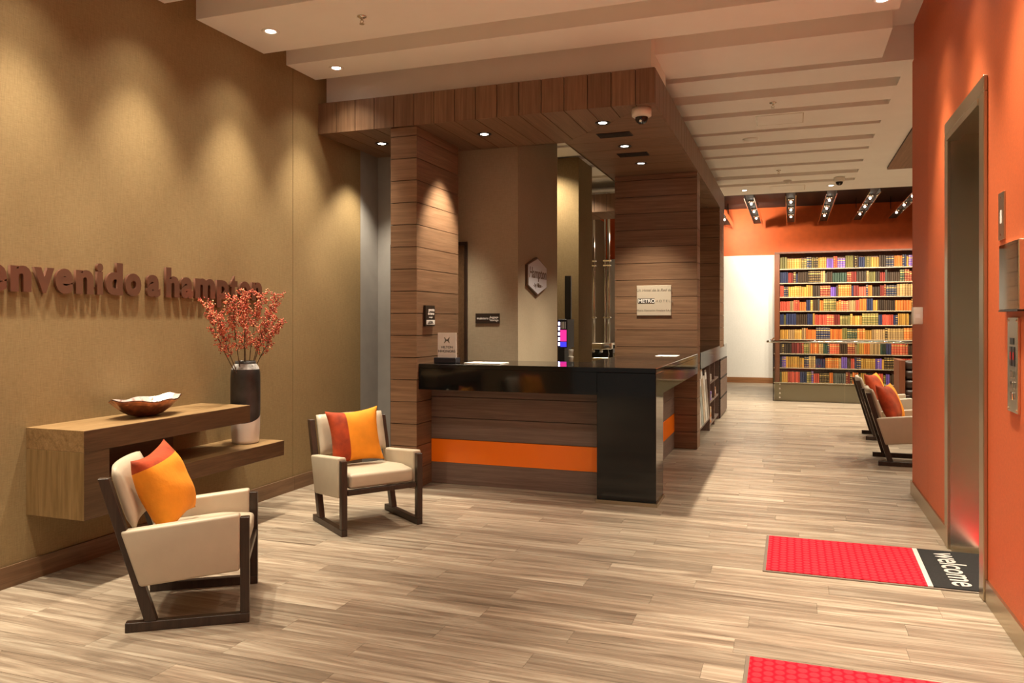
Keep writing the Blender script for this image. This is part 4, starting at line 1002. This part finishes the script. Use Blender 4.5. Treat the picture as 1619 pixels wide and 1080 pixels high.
# ================================================================== glass guard and lounge seating
gl = empty('glass_guard', (0.9, 15.2, 0), 'clear glass guard with steel handrail in front of the bookcase', 'railing'); GB = (0.9, 15.2, 0)
for a, b in ((-0.30, 0.905), (0.915, 2.10), (2.11, 3.30)): box('glass_pane', a, b, 15.13, 15.142, 0.002, 1.07, 'glass', gl, base=GB)
box('glass_pane', -0.312, -0.30, 15.143, 17.9, 0.002, 1.07, 'glass', gl, base=GB)
bm = bmesh.new(); tube(bm, [(-0.42, 15.10, 1.095), (3.3, 15.10, 1.095)], 0.021, 12); tube(bm, [(-0.36, 15.02, 1.095), (-0.36, 17.9, 1.095)], 0.021, 12)
for v in bm.verts: v.co -= Vector(GB)
link('handrail', bm_mesh(bm, True), 'chrome', gl)
for xv in (0.6, 1.9):
    bm = bmesh.new(); tube(bm, [(xv - GB[0], -0.10, 1.08), (xv - GB[0], -0.064, 1.055)], 0.010, 8); link('rail_bracket', bm_mesh(bm), 'chrome', gl)
for zv in (0.07, 0.15, 0.23, 0.31):
    bm = bmesh.new(); tube(bm, [(-0.19 - GB[0], -0.09, zv), (-0.19 - GB[0], -0.07, zv)], 0.016, 10); link('clamp', bm_mesh(bm), 'chrome', gl)
ub = empty('low_upstand', (1.5, 15.25, 0), 'low beige upstand with pale ledge behind the glass guard', 'upstand'); UB = (1.5, 15.25, 0)
box('face', -0.285, 3.3, 15.20, 15.24, 0.001, 0.30, 'beige', ub, base=UB); box('ledge', -0.29, 3.3, 15.17, 15.32, 0.3005, 0.335, 'shelfwood', ub, base=UB)
bo = empty('tufted_booth', (1.9, 13.2, 0), 'dark brown channelled leather booth with reddish wooden end panel', 'booth'); BOB = (1.9, 13.2, 0)
bx0 = hit(1421, 600, 'Y', 13.0).x; bx1 = hit(1430.5, 600, 'Y', 13.0).x
box('end_panel', bx0, bx1, 12.95, 13.6, 0.001, 0.885, 'redwood', bo, bev=0.004, base=BOB)
for i in range(4): box('back_roll', bx1 + 0.001, bx1 + 1.9, 13.06, 13.24, 0.30 + i * 0.145, 0.30 + i * 0.145 + 0.143, 'brownleather', bo, bev=0.055, seg=4, base=BOB)
box('booth_base', bx1 + 0.001, bx1 + 1.9, 13.0, 13.5, 0.001, 0.299, 'wenge', bo, base=BOB)
box('back_board', bx1 + 0.001, bx1 + 1.9, 13.245, 13.29, 0.30, 0.875, 'redwood', bo, base=BOB)

# ================================================================== back-of-desk fittings
bk = empty('back_counter', (-2.6, 11.5, 0), 'white-topped back counter under the coffee machine', 'counter'); BKB = (-2.6, 11.5, 0)
box('cabinet', -3.2, -1.98, 11.25, 11.85, 0.001, 0.845, 'fabric2', bk, base=BKB); box('white_top', -3.22, -1.975, 11.22, 11.87, 0.8455, 0.875, 'paper', bk, bev=0.002, base=BKB)
cx = hit(951, 560, 'Y', 11.5).x
cm = empty('coffee_machine', (cx, 11.5, 0.876), 'steel and black coffee machine on the white back counter', 'coffee machine'); CMB = (cx, 11.5, 0.876)
box('base_tray', cx - 0.19, cx + 0.17, 11.30, 11.68, 0.8762, 0.93, 'steel', cm, bev=0.004, base=CMB)
box('rear_body', cx - 0.19, cx + 0.17, 11.52, 11.68, 0.9305, 1.12, 'dkplastic', cm, bev=0.004, base=CMB)
box('boiler_head', cx - 0.19, cx + 0.17, 11.32, 11.68, 1.05, 1.145, 'steel', cm, bev=0.01, seg=2, base=CMB)
for xv in (-0.10, 0.02):
    bm = bmesh.new(); tube(bm, [(xv, -0.10, 0.173), (xv, -0.10, 0.125)], 0.028, 12); gh = link('group_head', bm_mesh(bm, True), 'mirror', cm)
    bm = bmesh.new(); tube(bm, [(xv, -0.12, 0.135), (xv, -0.26, 0.12)], 0.011, 8); link('handle', bm_mesh(bm, True), 'dkplastic', gh)
bm = bmesh.new(); tube(bm, [(0.13, -0.12, 0.173), (0.15, -0.16, 0.10), (0.14, -0.17, 0.06)], 0.006, 8); link('steam_wand', bm_mesh(bm, True), 'mirror', cm)
j_ = empty('milk_jug', (cx + 0.235, 11.42, 0.876), 'small steel milk jug beside the coffee machine', 'jug')
link('body', bm_mesh(lathe([(0.0, 0.0), (0.042, 0.0), (0.045, 0.03), (0.034, 0.10), (0.036, 0.125), (0.031, 0.125), (0.029, 0.1), (0.038, 0.03), (0.0, 0.01)], 20, cap=False), True), 'mirror', j_)
bm = bmesh.new(); tube(bm, [(0.034, 0, 0.11), (0.065, 0, 0.10), (0.068, 0, 0.05), (0.044, 0, 0.03)], 0.005, 6); link('handle', bm_mesh(bm, True), 'mirror', j_)
# chrome double poles in the opening behind
for a, b, n_ in ((934.5, 938.8, 'nearer the taupe partition'), (956.5, 962.3, 'nearer the plaque column')):
    x1_, x2_ = hit(a, 400, 'Y', 13.2).x, hit(b, 400, 'Y', 13.2).x
    e = empty('chrome_pole', (x2_, 13.2, 0), 'tall double chrome pole standing behind the coffee machine, ' + n_, 'pole', 'chrome poles behind the desk')
    for xv, rr in ((x1_ - x2_, 0.016), (0.0, 0.024)):
        bm = bmesh.new(); tube(bm, [(xv, 0, 0.001), (xv, 0, ZC - 0.001)], rr, 12); link('tube', bm_mesh(bm, True), 'chrome', e)
    for zv in (1.52, 2.42, 2.50): box('collar', x1_ - x2_ - 0.03, 0.04, -0.035, 0.035, zv, zv + 0.025, 'chrome', e, bev=0.004)
# drinks display on a slim cabinet at the end of the taupe wall
fx = hit(893, 530, 'Y', 9.35).x
st = empty('drinks_cabinet', (fx, 9.35, 0), 'slim dark cabinet carrying the lit drinks cooler', 'cabinet')
box('carcass', -0.13, 0.11, -0.2, 0.25, 0.001, 0.93, 'wenge', st); box('cabinet_top', -0.14, 0.12, -0.21, 0.26, 0.9305, 0.955, 'granite', st)
box('cabinet_door', -0.12, 0.10, -0.2075, -0.2005, 0.03, 0.9, 'panel_x', st)
fr = empty('drinks_cooler', (fx, 9.35, 0.956), 'small lit drinks cooler with blue lights and pink panel behind the desk', 'cooler')
box('lower_case', -0.055, 0.03, -0.12, 0.2, 0.0005, 0.185, 'dkplastic', fr); box('upper_case', -0.055, 0.065, -0.12, 0.2, 0.186, 0.54, 'navy', fr, bev=0.003)
for i in range(5):
    box('light_cell', -0.050, -0.030, -0.126, -0.1205, 0.215 + i * 0.063, 0.255 + i * 0.063, 'led', fr)
box('pink_panel', -0.022, 0.055, -0.126, -0.1205, 0.27, 0.41, 'ledpink', fr); box('blue_panel', -0.022, 0.055, -0.126, -0.1205, 0.20, 0.262, 'ledblue', fr)
for i in range(3): box('bottle_row', -0.02 + i * 0.026, -0.005 + i * 0.026, -0.127, -0.1205, 0.425, 0.51, 'paper' if i % 2 else 'hexface', fr)
tc_ = box('niche_board', fx - 0.06, fx + 0.02, 9.56, 9.60, 0.956, 2.05, 'dkplastic'); tag(tc_, 'tall narrow black screen drawn as a flat board behind the drinks cooler', 'niche')  # flat black board painting the dark of a tall niche
for i, n_ in ((0, 'lower of the pair'), (1, 'upper of the pair')):
    c_ = empty('cup_pack', (fx + 0.10, 9.27, 0.956 + i * 0.085), 'small pale cup pack beside the drinks cooler, ' + n_, 'cups', 'cup packs')
    link('cups', bm_mesh(lathe([(0.0, 0.0005), (0.026, 0.0005), (0.034, 0.075), (0.036, 0.08), (0.032, 0.08), (0.0, 0.07)], 18, cap=False), True), 'paper', c_)
    link('lid', bm_mesh(lathe([(0.0, 0.0805), (0.036, 0.0805), (0.034, 0.084), (0.0, 0.084)], 18, cap=False), True), 'cream', c_)

# magazines and goods in the passage shelving
random.seed(3)
cols = [((0.62, 0.60, 0.55), 'pale grey', 0.62), ((0.35, 0.42, 0.40), 'grey-green', 0.60), ((0.55, 0.45, 0.33), 'buff', 0.68), ((0.70, 0.68, 0.62), 'white', 0.58), ((0.30, 0.26, 0.22), 'brown', 0.64)]
for i, (c, n_, h) in enumerate(cols):
    m_ = plain('magazine_cover_%d' % i, c, 0.4, noise=0.3, nscale=14); M['mag%d' % i] = m_
    y_ = 9.52 + i * 0.235
    e = empty('magazine', (-1.035, y_ + 0.1, 0.186), n_ + ' covered magazine standing in the passage shelving', 'magazine')
    e.rotation_euler = (0, math.radians(-4), 0)
    box('cover', 0.0, 0.012, -0.10, 0.10, 0.001, h, 'mag%d' % i, e); box('masthead', 0.0122, 0.013, -0.09, 0.09, h - 0.12, h - 0.03, 'paper', e)
for i, (y_, z_, w, h, c, n_) in enumerate(((10.90, 0.086, 0.14, 0.11, (0.62, 0.26, 0.10), 'orange carton on the bottom shelf'), (10.90, 0.198, 0.13, 0.10, (0.60, 0.40, 0.20), 'tan carton stacked on an orange one'), (10.95, 0.386, 0.10, 0.12, (0.30, 0.20, 0.50), 'violet carton on the middle shelf'),
                                     (11.6, 0.386, 0.12, 0.13, (0.35, 0.14, 0.06), 'brown carton on the middle shelf'), (10.92, 0.646, 0.10, 0.10, (0.55, 0.50, 0.45), 'pale carton on the upper shelf'))):
    M['crt%d' % i] = plain('carton_%d' % i, c, 0.5)
    e = empty('carton', (-1.092, y_ + 0.05, z_), n_ + ' of the passage shelving', 'carton')
    box('box', -0.06, 0.06, -w / 2, w / 2, 0.0005, h, 'crt%d' % i, e, bev=0.002); box('label_patch', 0.0605, 0.0615, -w / 3, w / 3, h * 0.3, h * 0.7, 'cream', e)
